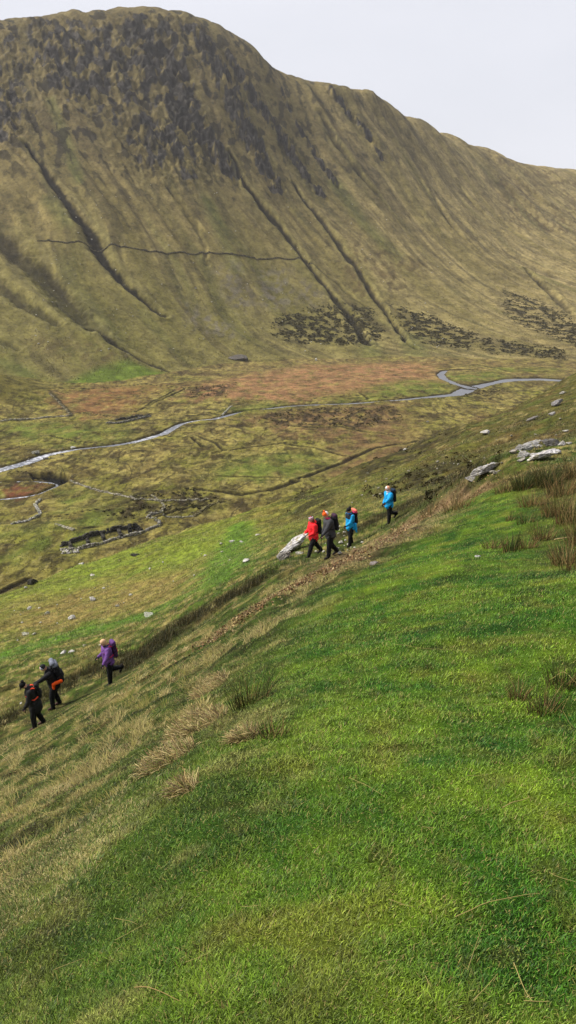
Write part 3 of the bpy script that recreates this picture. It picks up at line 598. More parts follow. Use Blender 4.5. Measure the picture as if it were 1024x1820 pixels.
def sow(n, r0, r1, name):
    x, y, r = polar(n, r0, r1, -46 if r0 < 5 else -34, 52 if r0 < 5 else 36)
    N, Fl, W = h_layers(x, y); k = N > np.maximum(Fl, W) + 1; x, y, r = x[k], y[k], r[k]
    nm = NOSE.m(x, y, 0.9); q, _ = PATHL.d(x, y, 5)
    k = (q > 1.1) | (RNG.random(len(x)) < .45); x, y, r, nm, q = x[k], y[k], r[k], nm[k], q[k]; n = len(x)
    tus = tusf(x, y); nm = np.clip(nm + (1 - nm) * (1 - tus) * .85, 0, 1)
    clump = .5 + .9 * fbm(x * 1.4, y * 1.6, 3, 5); clump = np.clip(clump, .05, 1.6); cl2 = np.clip(.55 + .9 * fbm(x * 4.2, y * 4.2, 2, 33), .2, 1.5)
    dead = np.zeros(n)
    for p in DEAD: dead = np.maximum(dead, p.m(x, y, .4))
    short = .011 + .019 * cl2 * RNG.uniform(.6, 1.4, n) + .0016 * r
    longg = (.035 + .075 * clump * cl2) * RNG.uniform(.5, 1.35, n) + .002 * r
    longg *= (.45 + .55 * sstep(4, 10, r))
    L_ = short * nm + longg * (1 - nm); L_ *= np.where(q < 4, .5, 1)
    Wd = (.0021 + .0004 * np.minimum(r, 60)) * RNG.uniform(.7, 1.4, n) * (1.0 + .25 * (1 - nm))
    hd = np.where(RNG.random(n) < nm, RNG.uniform(0, 2 * np.pi, n), DOWN + 1.0 * fbm(x * .8, y * .8, 2, 90) * 2 + RNG.normal(0, .9, n))
    lean = np.where(RNG.random(n) < nm, RNG.uniform(.25, 1.35, n), RNG.uniform(.5, 1.35, n)); cv = RNG.uniform(.1, .7, n)
    warm = (1 - nm) * RNG.random(n)
    def colr(c0):
        c = c0 * vary(n, .42, 2.1) * np.where(RNG.random(n) < .5, 1, .8)[:, None]
        dry = RNG.random(n)
        c = np.where((dry < .05 * nm + .0)[:, None], C(176,160,92)[None] * vary(n, .7, 1.2), c)
        c = np.where(((dry < .20) & (nm < .5))[:, None], c0 * .35 + .65 * C(226,204,140)[None] * vary(n, .7, 1.2), c)
        c = np.where(((dry > .90) & (nm > .5))[:, None], C(140,156,60)[None] * vary(n, .8, 1.2), c)
        c = np.where(((dry > .82) & (nm < .5))[:, None], C(92,124,40)[None] * vary(n, .7, 1.2), c)
        return c
    o = blades(name, x, y, L_, Wd, lean, hd, cv, colr, seg=2 if r0 < 5 else 1); tag(o, kind='stuff', label='grass blades'); o['label'] = 'short green and straw coloured grass covering the near slope'; o['category'] = 'grass'
    return o
sow(int(640000 * GRASS), 1.0, 9, 'grass'); sow(int(420000 * GRASS), 8, 75, 'grass')
# bleached tussock grass combed downhill, in thick tufts
def tufts(n, r0, r1, per, name):
    x, y, r = polar(n * 3, r0, r1); nm = NOSE.m(x, y, .5); q, _ = PATHL.d(x, y, 5); N, Fl, W = h_layers(x, y)
    k = (nm < .35) & (q > 2) & (tusf(x, y) > .6) & (N > Fl + 3); x, y, r = x[k][:n], y[k][:n], r[k][:n]
    n = len(x); X_ = np.repeat(x, per); Y_ = np.repeat(y, per); R_ = np.repeat(r, per); m = n * per
    s = np.repeat(RNG.uniform(.6, 1.5, n), per)
    X_ = X_ + RNG.normal(0, .035, m) * s; Y_ = Y_ + RNG.normal(0, .035, m) * s
    hd = DOWN + np.repeat(RNG.normal(0, .8, n), per) + RNG.normal(0, .6, m)
    tone = np.repeat(RNG.random(n), per)
    def colr(c0):
        a = C(218,196,130)[None] * (1 - tone[:, None]) + C(168,160,70)[None] * tone[:, None]
        return (a * .75 + c0 * .25) * vary(m, .55, 1.35)
    return blades(name, X_, Y_, (.09 + .09 * RNG.random(m)) * s * (.45 + .55 * sstep(3, 10, R_)) + .001 * R_, (.0028 + .00040 * R_) * RNG.uniform(.7, 1.3, m), RNG.uniform(.55, 1.2, m), hd, RNG.uniform(.2, .7, m), colr, seg=2)
def rough(n, r0, r1, zone, L0, W0, name, label):
    x, y, r = polar(n, r0, r1, -25, 25); N, Fl, W = h_layers(x, y)
    if zone == 'N': k = N > np.maximum(Fl, W) + 1
    elif zone == 'F':
        k = (Fl > np.maximum(N, W) + .5)
        for l in (RIVER, SIDEL, LOOPL): q, _ = l.d(x, y, 20); k &= q > 1.7
    else: k = (W > np.maximum(N, Fl) + .5) & (W < 250)
    lo_, hi_ = (.68, 1.42) if zone == 'W' else (.5, 1.75)
    x, y, r = x[k], y[k], r[k]; n = len(x); g = np.clip(.7 + .8 * fbm(x / L0 / 14, y / L0 / 14, 3, 44), .25, 1.5)
    o = blades(name, x, y, L0 * g * RNG.uniform(.5, 1.3, n), W0 * r / r1 * RNG.uniform(.6, 1.5, n), RNG.uniform(.2, 1.2, n), RNG.uniform(0, 6.28, n), RNG.uniform(0, .5, n), lambda c0: c0 * vary(n, lo_, hi_), seg=1)
    tag(o, label, 'grass', kind='stuff')
rough(int(170000 * GRASS), 26, 135, 'N', .16, .085, 'rough_grass', 'rough olive and straw grass covering the hillside below the path')
rough(int(230000 * GRASS), 130, 620, 'F', .42, .55, 'moor_grass', 'rough tufted moor grass on the valley floor')
rough(int(230000 * GRASS), 380, 1250, 'W', .9, .95, 'hill_grass', 'rough tufted grass on the steep far hillside')
o = tufts(int(1100 * GRASS), 4.5, 30, 20, 'tussock_grass'); tag(o, 'bleached tussock grass combed down the slope beside the path', 'grass', kind='stuff')
# dark rushes and heather growing on the banks above the path and on the brow
def bank_growth(line, n, hgt, name):
    t = RNG.random(n) * (len(line.p) - 1); i = t.astype(int); f = (t - i)[:, None]; P = line.p[i] * (1 - f) + line.p[i + 1] * f
    x = P[:, 0] + RNG.normal(0, .55, n); y = P[:, 1] + RNG.normal(0, .55, n)
    k = fbm(x * 1.5, y * 1.5, 2, 95) > -.25; x, y = x[k], y[k]; n = len(x); q, _ = PATHL.d(x, y, 5); k = q > 1.4; x, y = x[k], y[k]; n = len(x)
    def colr(c0):
        d = RNG.random(n)[:, None]; return np.where(d < .7, C(62,62,28)[None], np.where(d < .88, C(104,92,50)[None], C(150,132,84)[None])) * vary(n, .6, 1.4)
    return blades(name, x, y, hgt * RNG.uniform(.5, 1.2, n), np.full(n, .013), RNG.uniform(.05, .6, n), RNG.uniform(0, 6.28, n), RNG.uniform(0, .4, n), colr, seg=1)
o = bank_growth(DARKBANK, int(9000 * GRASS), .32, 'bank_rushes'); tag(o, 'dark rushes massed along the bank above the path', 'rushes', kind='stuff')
o = bank_growth(DARKBANK2, int(6000 * GRASS), .22, 'bank_rushes'); tag(o, 'dark rushes massed along the bank above the path', 'rushes', kind='stuff')
o = bank_growth(DARKBANK3, int(7000 * GRASS), .26, 'bank_rushes'); tag(o, 'dark rushes massed along the bank above the path', 'rushes', kind='stuff')
# brown clods and dead bracken on the soil scar
def leafmass(name, P, size, cols, flat=.6):
    """many small irregular leaf quads scattered at points P"""
    n = len(P); a = norm_rows(RNG.normal(size=(n, 3)) * np.array([1, 1, flat])); b = norm_rows(np.cross(a, RNG.normal(size=(n, 3))))
    s = (size * RNG.uniform(.5, 1.4, n))[:, None]
    V = np.stack([P - a * s, P - b * s * .5, P + a * s, P + b * s * .6], 1).reshape(-1, 3); i = np.arange(n) * 4
    return mesh_np(name, V, np.stack([i, i + 1, i + 2, i + 3], 1), np.repeat(cols, 4, 0), smooth=False)
def pick(n, *cs):
    cs = np.stack(cs); return cs[RNG.integers(0, len(cs), n)] * vary(n, .6, 1.45)
t = RNG.random(9000) * (len(SOIL.p) - 1); i = t.astype(int); f = (t - i)[:, None]; P = SOIL.p[i] * (1 - f) + SOIL.p[i + 1] * f + RNG.normal(0, .7, (9000, 2))
P3 = np.column_stack([P, H(P[:, 0], P[:, 1]) + RNG.uniform(0, .05, 9000)])
o = link('dead_bracken', leafmass('dead_bracken', P3, .032, pick(9000, C(186,156,110), C(150,112,80), C(110,80,56), C(200,176,130), C(150,130,76))), None, [M_scrub]); tag(o, 'brown dead bracken and bare clods on the scar above the path', 'dead bracken', kind='stuff')
# dark scrub: heather on the brow, clumps on the far hill foot, hummocks by the river
def scrub(name, patches, nclump, r_cl, per, leaf, cols, label, thr=-.1, fs=6.0, sd=96):
    pts = []
    for p, n in zip(patches, nclump):
        q = np.column_stack([RNG.uniform(p.lo[0], p.hi[0], n * 4), RNG.uniform(p.lo[1], p.hi[1], n * 4)])
        k = (poly_in(q[:, 0], q[:, 1], p.p) > (RNG.random(len(q)) ** 1.5) * r_cl * 10 - r_cl * 4) & (fbm(q[:, 0] / fs, q[:, 1] / fs, 3, sd) > thr); pts.append(q[k][:n])
    c = np.concatenate(pts); n = len(c); rad = r_cl * RNG.uniform(.45, 1.3, n); z = H(c[:, 0], c[:, 1])
    d = norm_rows(RNG.normal(size=(n * per, 3))); d[:, 2] = np.abs(d[:, 2]); rr_ = np.repeat(rad, per)[:, None] * RNG.uniform(.55, 1.0, (n * per, 1))
    P = np.repeat(np.column_stack([c, z]), per, 0) + d * rr_ * np.array([1, 1, .75])
    cc = np.repeat(pick(n, *cols), per, 0) * vary(n * per, .7, 1.35)
    o = link(name, leafmass(name, P, leaf * 1.0 * np.ones(n * per), cc, 1.0), None, [M_scrub]); tag(o, label, 'scrub', kind='stuff'); return o
DK = [C(80,74,42), C(64,60,36), C(92,84,50)]
scrub('heather', HEATHN, [520, 60, 70], .30, 26, .08, DK, 'dark heather tufts growing along the brow of the near slope', -.2, 3.0)
scrub('scrub', SCRUBP, [1500, 800, 860, 360], 1.0, 16, .42, DK, 'dark heather and gorse scrub spread over the foot of the far hillside', -.16, 9.0, 97)
scrub('hummock_heather', DARKV, [420, 120, 220, 60, 40], .5, 12, .28, DK, 'dark heather hummocks on the brown valley floor', .05, 5.0, 98)
# ------------------------------------------------------------------ things: rushes, stems, stones, walls, sheep, people
def rush(px, row, h, n, spread, label, green=.5, group=None, lean=0.0, seed=0):
    P = G([(px, row)], H)[0]; rg = np.random.default_rng(seed + 100); h = h * (.62 if h > .7 else .72); spread = spread * .85
    root = empty('rush_clump', P); tag(root, label, 'rush clump', group)
    for nm, m, cols in (('stems', int(n * green), [C(72,84,36), C(58,62,30), C(84,92,40)]), ('dead_stems', n - int(n * green), [C(156,122,76), C(118,88,56), C(186,160,104)])):
        m = max(m, 8)
        a = rg.uniform(0, 2 * np.pi, m); rd = spread * np.sqrt(rg.random(m)) ; bx, by = rd * np.cos(a), rd * np.sin(a)
        bz = H(P[0] + bx, P[1] + by) - P[2] - .01
        hd = a + rg.normal(0, .5, m); ln_ = rg.uniform(.03, .38, m) + (0.25 * rg.random(m) if nm == 'dead_stems' else 0) + lean * rg.random(m)
        Ls = h * rg.uniform(.45, 1.08, m) * (1 if nm == 'stems' else .85); wd = (.0022 + .00045 * P[1]) * rg.uniform(.7, 1.3, m)
        V = []; K = 4
        p = np.stack([bx, by, bz], 1); cur = ln_.copy(); ring = []
        for s in range(K):
            ww = wd * (1 - .7 * s / (K - 1)) * .5
            side = np.stack([-np.sin(hd), np.cos(hd), np.zeros(m)], 1); oth = np.stack([np.cos(hd), np.sin(hd), np.zeros(m)], 1)
            ring.append(np.stack([p + side * ww[:, None], p - side * (ww * .5)[:, None] + oth * (ww * .87)[:, None], p - side * (ww * .5)[:, None] - oth * (ww * .87)[:, None]], 1))
            d = np.stack([np.cos(hd) * np.sin(cur), np.sin(hd) * np.sin(cur), np.cos(cur)], 1); p = p + d * (Ls / (K - 1))[:, None]; cur = cur + rg.uniform(.0, .22, m)
        V = np.stack(ring, 1).reshape(m, K * 3, 3); base = (np.arange(m) * K * 3)[:, None]
        fc = []
        for s in range(K - 1):
            for q in range(3):
                a0 = s * 3 + q; a1 = s * 3 + (q + 1) % 3; fc.append(base + np.array([[a0, a1, a1 + 3, a0 + 3]]))
        Cc = np.stack(cols)[rg.integers(0, 3, m)] * np.exp(rg.uniform(-.4, .35, m))[:, None]
        link(nm, mesh_np(nm, V.reshape(-1, 3), np.concatenate(fc), np.repeat(Cc, K * 3, 0), smooth=False), root, [M_stem])
RUSHES = [
 (445,1252,.46,150,.17,'tall green rush clump arching over the bleached grass heap',.8,.25),
 (486,1308,.22,90,.09,'short brown-green rush clump at the edge of the green turf, below the tall arching one',.5,.1),
 (920,1242,.24,70,.06,'small rush clump with reddish dead stems, left of the pair by the right edge',.35,.0),
 (968,1264,.26,130,.12,'low wide rush clump in the turf, lowest of the three near the right edge',.6,.2),
 (1002,1218,.27,120,.12,'dark rush clump at the right edge with a bent straw lying across it',.7,.1),
 (766,1188,.10,30,.05,'tiny dark rush sprig alone in the middle of the green turf',.8,.1),
 (907,980,.50,90,.13,'dark upright rush clump, front of the cluster in the upper turf',.8,.0),
 (878,975,.36,90,.2,'low brown rush clump just left of the dark upright one in the upper turf',.2,.3),
 (938,974,.40,90,.16,'straw-brown rush clump just right of the dark upright one in the upper turf',.2,.2),
 (966,958,.48,120,.2,'curling brown rush clump behind the cluster in the upper turf',.3,.2),
 (934,930,.40,60,.18,'thin dark rush clump high on the green turf under the rush bank',.7,.1),
 (908,925,.28,50,.12,'low thin rush clump at the upper left of the green turf',.6,.1),
 (1006,1004,.62,150,.2,'tall brown rush clump at the right edge beside a fallen pale stalk',.3,.15),
 (1022,1012,.5,90,.2,'brown rush clump cut by the right edge of the view, beside the fallen stalk',.3,.1),
 (930,868,.85,260,.3,'darkest rush clump in the bank below the rock outcrop',.85,.1),
 (972,862,1.0,300,.35,'broad dark rush clump directly below the big pale outcrop slab',.8,.1),
 (900,872,.55,150,.35,'low brown rush clump at the left end of the rush bank',.25,.2),
 (947,898,.6,140,.35,'reddish brown rush clump at the front of the rush bank',.15,.2),
 (1000,880,.95,220,.4,'straw-coloured rush clump right of the broad dark one in the bank',.25,.1),
 (1022,850,1.0,220,.4,'tall mixed rush clump at the top right of the rush bank',.4,.1),
 (1015,925,1.0,230,.35,'tall thin brown rush clump on the right side of the green turf',.35,.1),
 (988,915,.7,120,.3,'sparse tan rush clump between the bank and the right-hand turf',.2,.1),
 (1040,965,1.0,200,.35,'tall brown rush clump half out of view at the right edge',.35,.1),
 (806,908,1.0,90,.35,'tall sparse dead rush clump beside the upper end of the path',.15,.1),
 (826,900,.6,60,.3,'short dead rush clump right of the tall sparse one by the upper path',.15,.1),
 (763,912,.5,70,.3,'small brown rush clump on the path bank behind the walker in blue',.3,.1)]
for i, (px, row, h, n, sp, lb, gr, ln) in enumerate(RUSHES): rush(px, row, h, n, sp, lb, gr, None, ln, i)

# dry stems lying on the turf
def stem(pxs, label, group=None, rad=.0016, lift=.024, col=(190,172,104), cat='dry stem', name='dry_stem'):
    rad = rad * .72
    P = G(pxs, H); base = P[0].copy(); n = 9; t = np.linspace(0, len(P) - 1, n); Q_ = np.stack([np.interp(t, range(len(P)), P[:, k]) for k in range(3)], 1)
    for _ in range(2 if len(P) > 2 else 0): Q_[1:-1] = (Q_[:-2] + 2 * Q_[1:-1] + Q_[2:]) / 4
    Q_[:, 2] = H(Q_[:, 0], Q_[:, 1]) + lift; Q_[:, 2] = np.maximum(Q_[:, 2], np.linspace(Q_[0, 2], Q_[-1, 2], n) - .01)
    tube = tube_np([Q_ - base], [np.linspace(rad, rad * .5, n)], 5)
    o = link(name, mesh_np(name, tube[0], tube[1], np.tile(C(*col), (len(tube[0]), 1))), None, [M_stem]); o.location = base; tag(o, label, cat, group)
def tube_np(paths, rads, k=6):
    V = []; Fc = []; off = 0
    for p, r in zip(paths, rads):
        p = np.asarray(p, float); n = len(p); d = norm_rows(np.gradient(p, axis=0)); ref = np.array([0, 0, 1.]) if abs(d[:, 2]).mean() < .8 else np.array([1., 0, 0])
        a = norm_rows(np.cross(d, ref)); b = np.cross(d, a); th = np.arange(k) * 2 * np.pi / k
        ring = p[:, None] + np.asarray(r)[:, None, None] * (np.cos(th)[None, :, None] * a[:, None] + np.sin(th)[None, :, None] * b[:, None]); V.append(ring.reshape(-1, 3))
        i = np.arange(n - 1)[:, None] * k + np.arange(k)[None]; j = np.arange(n - 1)[:, None] * k + (np.arange(k)[None] + 1) % k
        Fc.append(np.stack([i.ravel(), j.ravel(), j.ravel() + k, i.ravel() + k], 1) + off); off += n * k
    return np.concatenate(V), np.concatenate(Fc)
stem([(808,1640),(865,1612),(958,1598)], 'long curved straw stem lying right of centre on the nearest turf', rad=.0024)
stem([(912,1722),(932,1772),(944,1790)], 'steep pale straw stem near the bottom right corner, meeting a level one', rad=.0021)
stem([(930,1790),(975,1791)], 'short level straw stem near the bottom right corner, at the foot of the steep one', rad=.002)
stem([(840,1790),(883,1742)], 'slanting straw stem left of the meeting pair at the bottom right', rad=.0018)
stem([(892,1444),(915,1432),(940,1425)], 'thick pale straw blade in the turf below the three small rush clumps', rad=.0036)
stem([(240,1765),(290,1772),(320,1790)], 'brown curved straw stem near the bottom edge, left of centre', rad=.002, col=(176,146,92))
stem([(975,1225),(1000,1212),(1024,1232)], 'bent straw stem lying across the dark rush clump at the right edge', rad=.003, lift=.07)
stem([(985,962),(1024,958)], 'thick pale fallen stalk by the tall brown rushes at the right edge', rad=.012, lift=.03, col=(200,172,120))
for q in ([(620,1390),(655,1405),(685,1425)], [(98,1732),(150,1712)], [(205,1680),(262,1650)], [(205,1640),(245,1652)], [(598,1782),(625,1745)], [(975,1560),(1024,1578)], [(750,1478),(775,1480)], [(830,1735),(860,1650)],
          [(700,1150),(770,1158),(835,1162)], [(540,1200),(575,1180)], [(430,1620),(462,1618)], [(928,1510),(955,1510)], [(670,1722),(712,1716)], [(830,1386),(870,1384)], [(330,1720),(375,1702)], [(755,1745),(765,1765)], [(690,1608),(735,1622)], [(860,1258),(905,1256)], [(950,1300),(985,1282)], [(1000,1270),(1018,1300)]):
    stem(q, 'thin pale straw stem lying loose on the green turf', 'thin straw stems scattered on the turf', rad=.0013)

# ------------------------------------------------------------------ rocks
_ico = {}
def ico(n):
    if n not in _ico:
        b = bmesh.new(); bmesh.ops.create_icosphere(b, subdivisions=n, radius=1); _ico[n] = (np.array([v.co for v in b.verts]), np.array([[v.index for v in f.verts] for f in b.faces])); b.free()
    return _ico[n]
def rock_mesh(name, size, seed, sub=4, tone=(176,172,168), layers=0.06, facets=16):
    rg = np.random.default_rng(seed); V, Fc = ico(sub); V = V.copy()
    n = norm_rows(rg.normal(size=(facets, 3))); hgt = rg.uniform(.5, .95, facets); d = V @ n.T
    rad = np.where(d > .08, hgt[None] / np.maximum(d, .08), 9).min(1); rad = np.minimum(rad, 1.25); V = V * rad[:, None]
    f = fbm(V[:, 0] * 1.9 + V[:, 2] * 1.1, V[:, 1] * 1.9 - V[:, 2] * 1.6, 4, seed % 50); V *= (1 + .07 * f - .10 * np.abs(fbm(V[:, 0] * 3, V[:, 1] * 3 + V[:, 2] * 3, 3, seed % 23)))[:, None]
    lay = np.sin((V[:, 2] * 1.2 + V[:, 0] * .5 + .3 * f) * 14); V += norm_rows(V) * (layers * .5 * lay)[:, None]
    V = V * np.array(size)[None]
    g = fbm(V[:, 0] / max(size) * 3, V[:, 1] / max(size) * 3 + V[:, 2], 3, seed % 40 + 3)
    c = np.array(srgb(*tone) * .8)[None] * np.exp(.45 * g)[:, None]; c = np.where((lay < -.75)[:, None], c * .45, c); c = np.where((g > .25)[:, None], c * np.array([.62, .60, .45]), c); hn = fbm(V[:, 0] / max(size) * 7, V[:, 2] / max(size) * 9 + V[:, 1] / max(size) * 5, 3, seed % 31); c = np.where((np.abs(hn) < .05)[:, None], c * .4, c)
    return mesh_np(name, V, Fc, c, smooth=False)
ROCKS = [ # px,row (foot), width px, height px, depth factor, tilt deg, tone, label
 (862,841,52,15,.6,30,(176,172,168),'long tilted grey slab lying alone left of the outcrop, split underneath'),
 (838,852,22,10,.8,10,(150,146,142),'low broken rock at the lower end of the long tilted slab'),
 (938,803,40,26,.6,30,(170,167,165),'tall jagged grey rock at the left of the outcrop'),
 (982,792,40,13,.7,-8,(110,107,104),'dark overhanging rock at the top of the outcrop'),
 (964,818,56,15,.6,17,(200,196,196),'large pale smooth slab at the front of the outcrop'),
 (932,811,24,14,.8,0,(190,186,182),'small pale block wedged under the jagged rock of the outcrop'),
 (912,806,18,12,.8,20,(178,170,160),'small tan block at the left foot of the outcrop'),
 (998,792,16,12,.8,0,(196,192,190),'small white block at the right end of the outcrop, nearer the dark rock'),
 (1012,790,12,8,.8,0,(196,192,190),'smallest white block at the far right end of the outcrop'),
 (958,795,14,10,.8,0,(190,186,184),'little round stone between the jagged rock and the dark one'),
 (922,800,20,13,.8,34,(150,146,144),'grey leaning block against the left side of the jagged outcrop rock'),
 (950,812,26,9,.8,8,(184,180,178),'long thin pale block lying across the front of the outcrop'),
 (990,806,22,8,.8,10,(178,174,170),'pale broken block at the upper right end of the big smooth slab'),
 (925,820,16,6,.8,20,(160,154,146),'small lichened block below the left end of the big smooth slab'),
 (852,836,20,10,.8,38,(120,116,112),'dark split block under the raised end of the long tilted slab'),
 (874,828,14,7,.8,30,(186,182,180),'pale block at the upper end of the long tilted slab'),
 (865,771,20,7,.8,16,(198,194,190),'pale flat rock alone on the flank above the long tilted slab'),
 (526,976,70,17,.6,40,(196,192,190),'large white leaning slab beside the walker in red'),
 (506,994,34,14,.7,35,(140,134,128),'weathered grey rock below the white leaning slab'),
 (497,992,16,10,.8,20,(150,146,142),'small grey rock at the lower left end of the leaning slab'),
 (533,985,18,8,.8,10,(176,172,160),'flat pale stone at the foot of the walker in red'),
 (665,1003,17,8,.9,-4,(150,140,138),'flat grey stone at the edge of the green turf below the soil scar'),
 (849,990,10,3.5,.9,0,(190,188,186),'small white flat stone alone on the upper green turf'),
 (412,963,13,5,.9,0,(206,202,196),'white stone at the top of the bright green strip'),
 (430,964,8,4,.9,0,(200,196,188),'little white stone just right of the one at the top of the green strip'),
 (436,998,16,5,.9,14,(204,200,194),'flat white stone right of the green strip, level with the leaning slab'),
 (458,951,9,4,.9,0,(196,190,180),'small pale stone on the turf above the green strip'),
 (365,988,9,4,.9,0,(196,190,180),'small pale stone left of the green strip'),
 (240,987,18,5,.9,0,(84,82,76),'flat dark stone in the green turf below the ruined fold'),
 (145,1003,11,4,.9,0,(206,202,196),'white stone on the brow below the left end of the ruined fold'),
 (163,1023,9,4,.9,0,(196,190,180),'small stone on the green brow below the white stone'),
 (165,1067,14,9,.9,0,(210,206,200),'bright white boulder beside a dark heather clump'),
 (232,1058,10,4,.9,0,(190,186,170),'small pale stone on the brown patch right of the bright boulder'),
 (52,1082,10,5,.9,0,(200,196,190),'small white stone near the left edge above the group of boulders'),
 (85,1092,12,8,.9,0,(170,168,150),'greenish rounded boulder on the left slope'),
 (130,1099,14,7,.9,0,(212,208,202),'clean white boulder on the left slope right of the greenish one'),
 (210,1078,9,4,.9,0,(150,146,130),'small grey stone on the brown patch above the mossy slab'),
 (265,1094,24,7,.8,0,(190,192,176),'long mossy pale slab on the green strip above the walker in purple'),
 (47,1128,14,7,.9,0,(176,174,156),'lichened boulder near the left edge, level with the mossy slab below'),
 (60,1128,8,5,.9,0,(170,168,150),'small stone touching the right side of the lichened boulder'),
 (113,1161,15,6,.9,0,(210,206,200),'white stone above the walker with the big pack, left of a pair'),
 (128,1160,14,6,.9,0,(204,200,196),'white stone above the walker with the big pack, right of a pair'),
 (150,1148,8,4,.9,0,(190,184,160),'small pale stone left of the head of the walker in purple'),
 (180,1147,8,4,.9,0,(200,194,176),'pale stone just behind the head of the walker in purple'),
 (56,1038,20,13,.9,0,(70,68,62),'dark craggy boulder on the left brow'),
 (46,1045,8,5,.9,0,(210,206,202),'white stone below the dark craggy boulder'),
 (38,1251,8,4,.9,0,(206,202,196),'white pebble left of the leading walker in black'),
 (720,800,10,5,.8,10,(190,186,180),'pale stone on the heather brow left of the flat rock'),
 (980,738,14,6,.8,20,(170,166,164),'grey rock high on the right flank, lower of the skyline crags'),
 (988,722,26,9,.6,28,(150,146,146),'long grey crag near the skyline of the right flank'),
 (948,747,20,6,.7,24,(140,134,130),'dark crag on the flank left of the long skyline crag'),
 (1000,700,14,5,.8,24,(170,166,160),'small pale crag just under the skyline at the right edge'),
 (1005,768,14,4,.8,14,(200,196,188),'thin white stone on the flank above the outcrop'),
 (430,640,40,7,.5,-8,(110,104,98),'tumbled dark stone heap at the foot of the far hillside'),
 (562,641,5,5,.9,0,(236,234,228),'bright white boulder on the far edge of the orange moor'),
 (62,806,14,9,.9,0,(140,138,128),'big grey boulder in the rapids at the left'),
 (128,797,11,5,.9,0,(206,204,200),'white boulder in the river where it bends left'),
 (761,750,6,3.5,.9,0,(130,126,120),'lone dark stone on the brown moor beyond the heather brow')]
pos = G([(r[0], r[1]) for r in ROCKS], H)
for i, (r, P) in enumerate(zip(ROCKS, pos)):
    px, row, wpx, hpx, df, tilt, tone, lb = r; dep = P[1] * _c - P[2] * _s; w_ = wpx / F * dep; h_ = hpx / F * dep
    sz = (w_ * .52, w_ * .52 * df, max(h_ * .62 * (.75 if tilt > 12 else 1), w_ * .16))
    o = link('boulder', rock_mesh('boulder', sz, 500 + i * 7, 5 if wpx > 25 else (4 if wpx > 12 else 3), tone), None, [M_rock])
    o.location = (P[0], P[1], P[2] + sz[2] * .3 + (w_ * .12 if tilt > 12 else 0)); o.rotation_euler = (R(random.uniform(-8, 8)), -R(tilt), R(random.uniform(-15, 15))); tag(o, lb, 'rock')
def scatter_stones(n, region, label, group, s0, s1, seed, tone=(206,202,190)):
    rg = np.random.default_rng(seed); base = [rock_mesh('stone', (1, .8, .6), seed + k, 2, tone) for k in range(4)]
    for b in base: b.materials.append(M_rock)
    P = G(region(rg, n), H)
    for i, p in enumerate(P):
        o = bpy.data.objects.new('stone', base[i % 4]); COL.objects.link(o); s = math.exp(rg.uniform(math.log(s0), math.log(s1))); o.scale = (s, s, s); o.location = (p[0], p[1], p[2] + s * .3); o.rotation_euler = (0, 0, rg.uniform(0, 6))
        tag(o, label, 'stone', group)
def reg(x0, x1, f0, f1):
    def g(rg, n): x = rg.uniform(x0, x1, n); return [(a, rg.uniform(f0(a), f1(a))) for a in x]
    return g
scatter_stones(150, reg(60, 800, lambda x: 300 + x * .1, lambda x: 625), 'tiny pale stone dotting the turf of the far hillside', 'pale stones dotting the far hillside', .45, 1.1, 900)
scatter_stones(40, reg(620, 1000, lambda x: 850 - (x - 620) * .3, lambda x: 900 - (x - 620) * .22), 'small pale stone half sunk in the turf of the right flank', 'pale stones in the right flank', .06, .15, 930, (170,164,150))
scatter_stones(24, reg(0, 420, lambda x: 1075 - x * .3, lambda x: 1150 - x * .35), 'small pale stone sunk in the slope left of the path', 'pale stones in the left slope', .06, .15, 940)
scatter_stones(36, lambda rg, n: [(a + rg.uniform(-14, 14), b + rg.uniform(-8, 8)) for a, b in zip(rg.uniform(560, 640, n), np.linspace(985, 935, n))], 'little pale stone strewn in the grass behind the walkers', 'pale stones behind the walkers', .05, .12, 950)
scatter_stones(26, reg(0, 130, lambda x: 832 - x * .3, lambda x: 842 - x * .3), 'small boulder standing in the rapids at the left', 'boulders in the rapids', .4, .9, 960, (120,116,108))

# matted heaps of dead grass beside the tall rush
def heap(px, row, rx, ry, hz, n, label):
    n = int(n * 1.6); rx *= .62; ry *= .62; hz *= .8
    P = G([(px, row)], H)[0]; rg = np.random.default_rng(n); a = rg.uniform(0, 6.28, n); q = np.sqrt(rg.random(n)); x = q * np.cos(a) * rx; y = q * np.sin(a) * ry
    z = H(P[0] + x, P[1] + y) - P[2] + hz * (1 - q * q) * rg.random(n); hd = DOWN + rg.normal(0, .75, n); L_ = rg.uniform(.04, .12, n); K = 4; p = np.stack([x, y, z], 1); cur = rg.uniform(.7, 1.5, n); w_ = rg.uniform(.0009, .0019, n); ring = []
    sd_ = np.stack([-np.sin(hd), np.cos(hd), rg.normal(0, .4, n)], 1)
    for k in range(K):
        ring.append(np.stack([p - sd_ * w_[:, None], p + sd_ * w_[:, None]], 1)); dd = np.stack([np.cos(hd) * np.sin(cur), np.sin(hd) * np.sin(cur), np.cos(cur)], 1); p = p + dd * (L_ / 3)[:, None]; cur = cur + rg.uniform(0, .5, n); hd = hd + rg.normal(0, .2, n)
    V = np.stack(ring, 1).reshape(n, 8, 3); b0 = (np.arange(n) * 8)[:, None]; fc = np.concatenate([b0 + np.array([[k * 2, k * 2 + 1, k * 2 + 3, k * 2 + 2]]) for k in range(3)])
    cc = np.stack([C(184,158,96), C(212,192,130), C(136,110,66), C(92,74,44), C(124,130,54)])[rg.integers(0, 5, n)] * np.exp(rg.uniform(-.35, .25, n))[:, None]
    o = link('dead_grass_heap', mesh_np('dead_grass_heap', V.reshape(-1, 3), fc, np.repeat(cc, 8, 0), smooth=False), None, [M_stem]); o.location = P; tag(o, label, 'grass heap')
heap(352, 1290, .36, .42, .10, 2600, 'matted heap of dead brown grass just left of the tall arching rush clump')
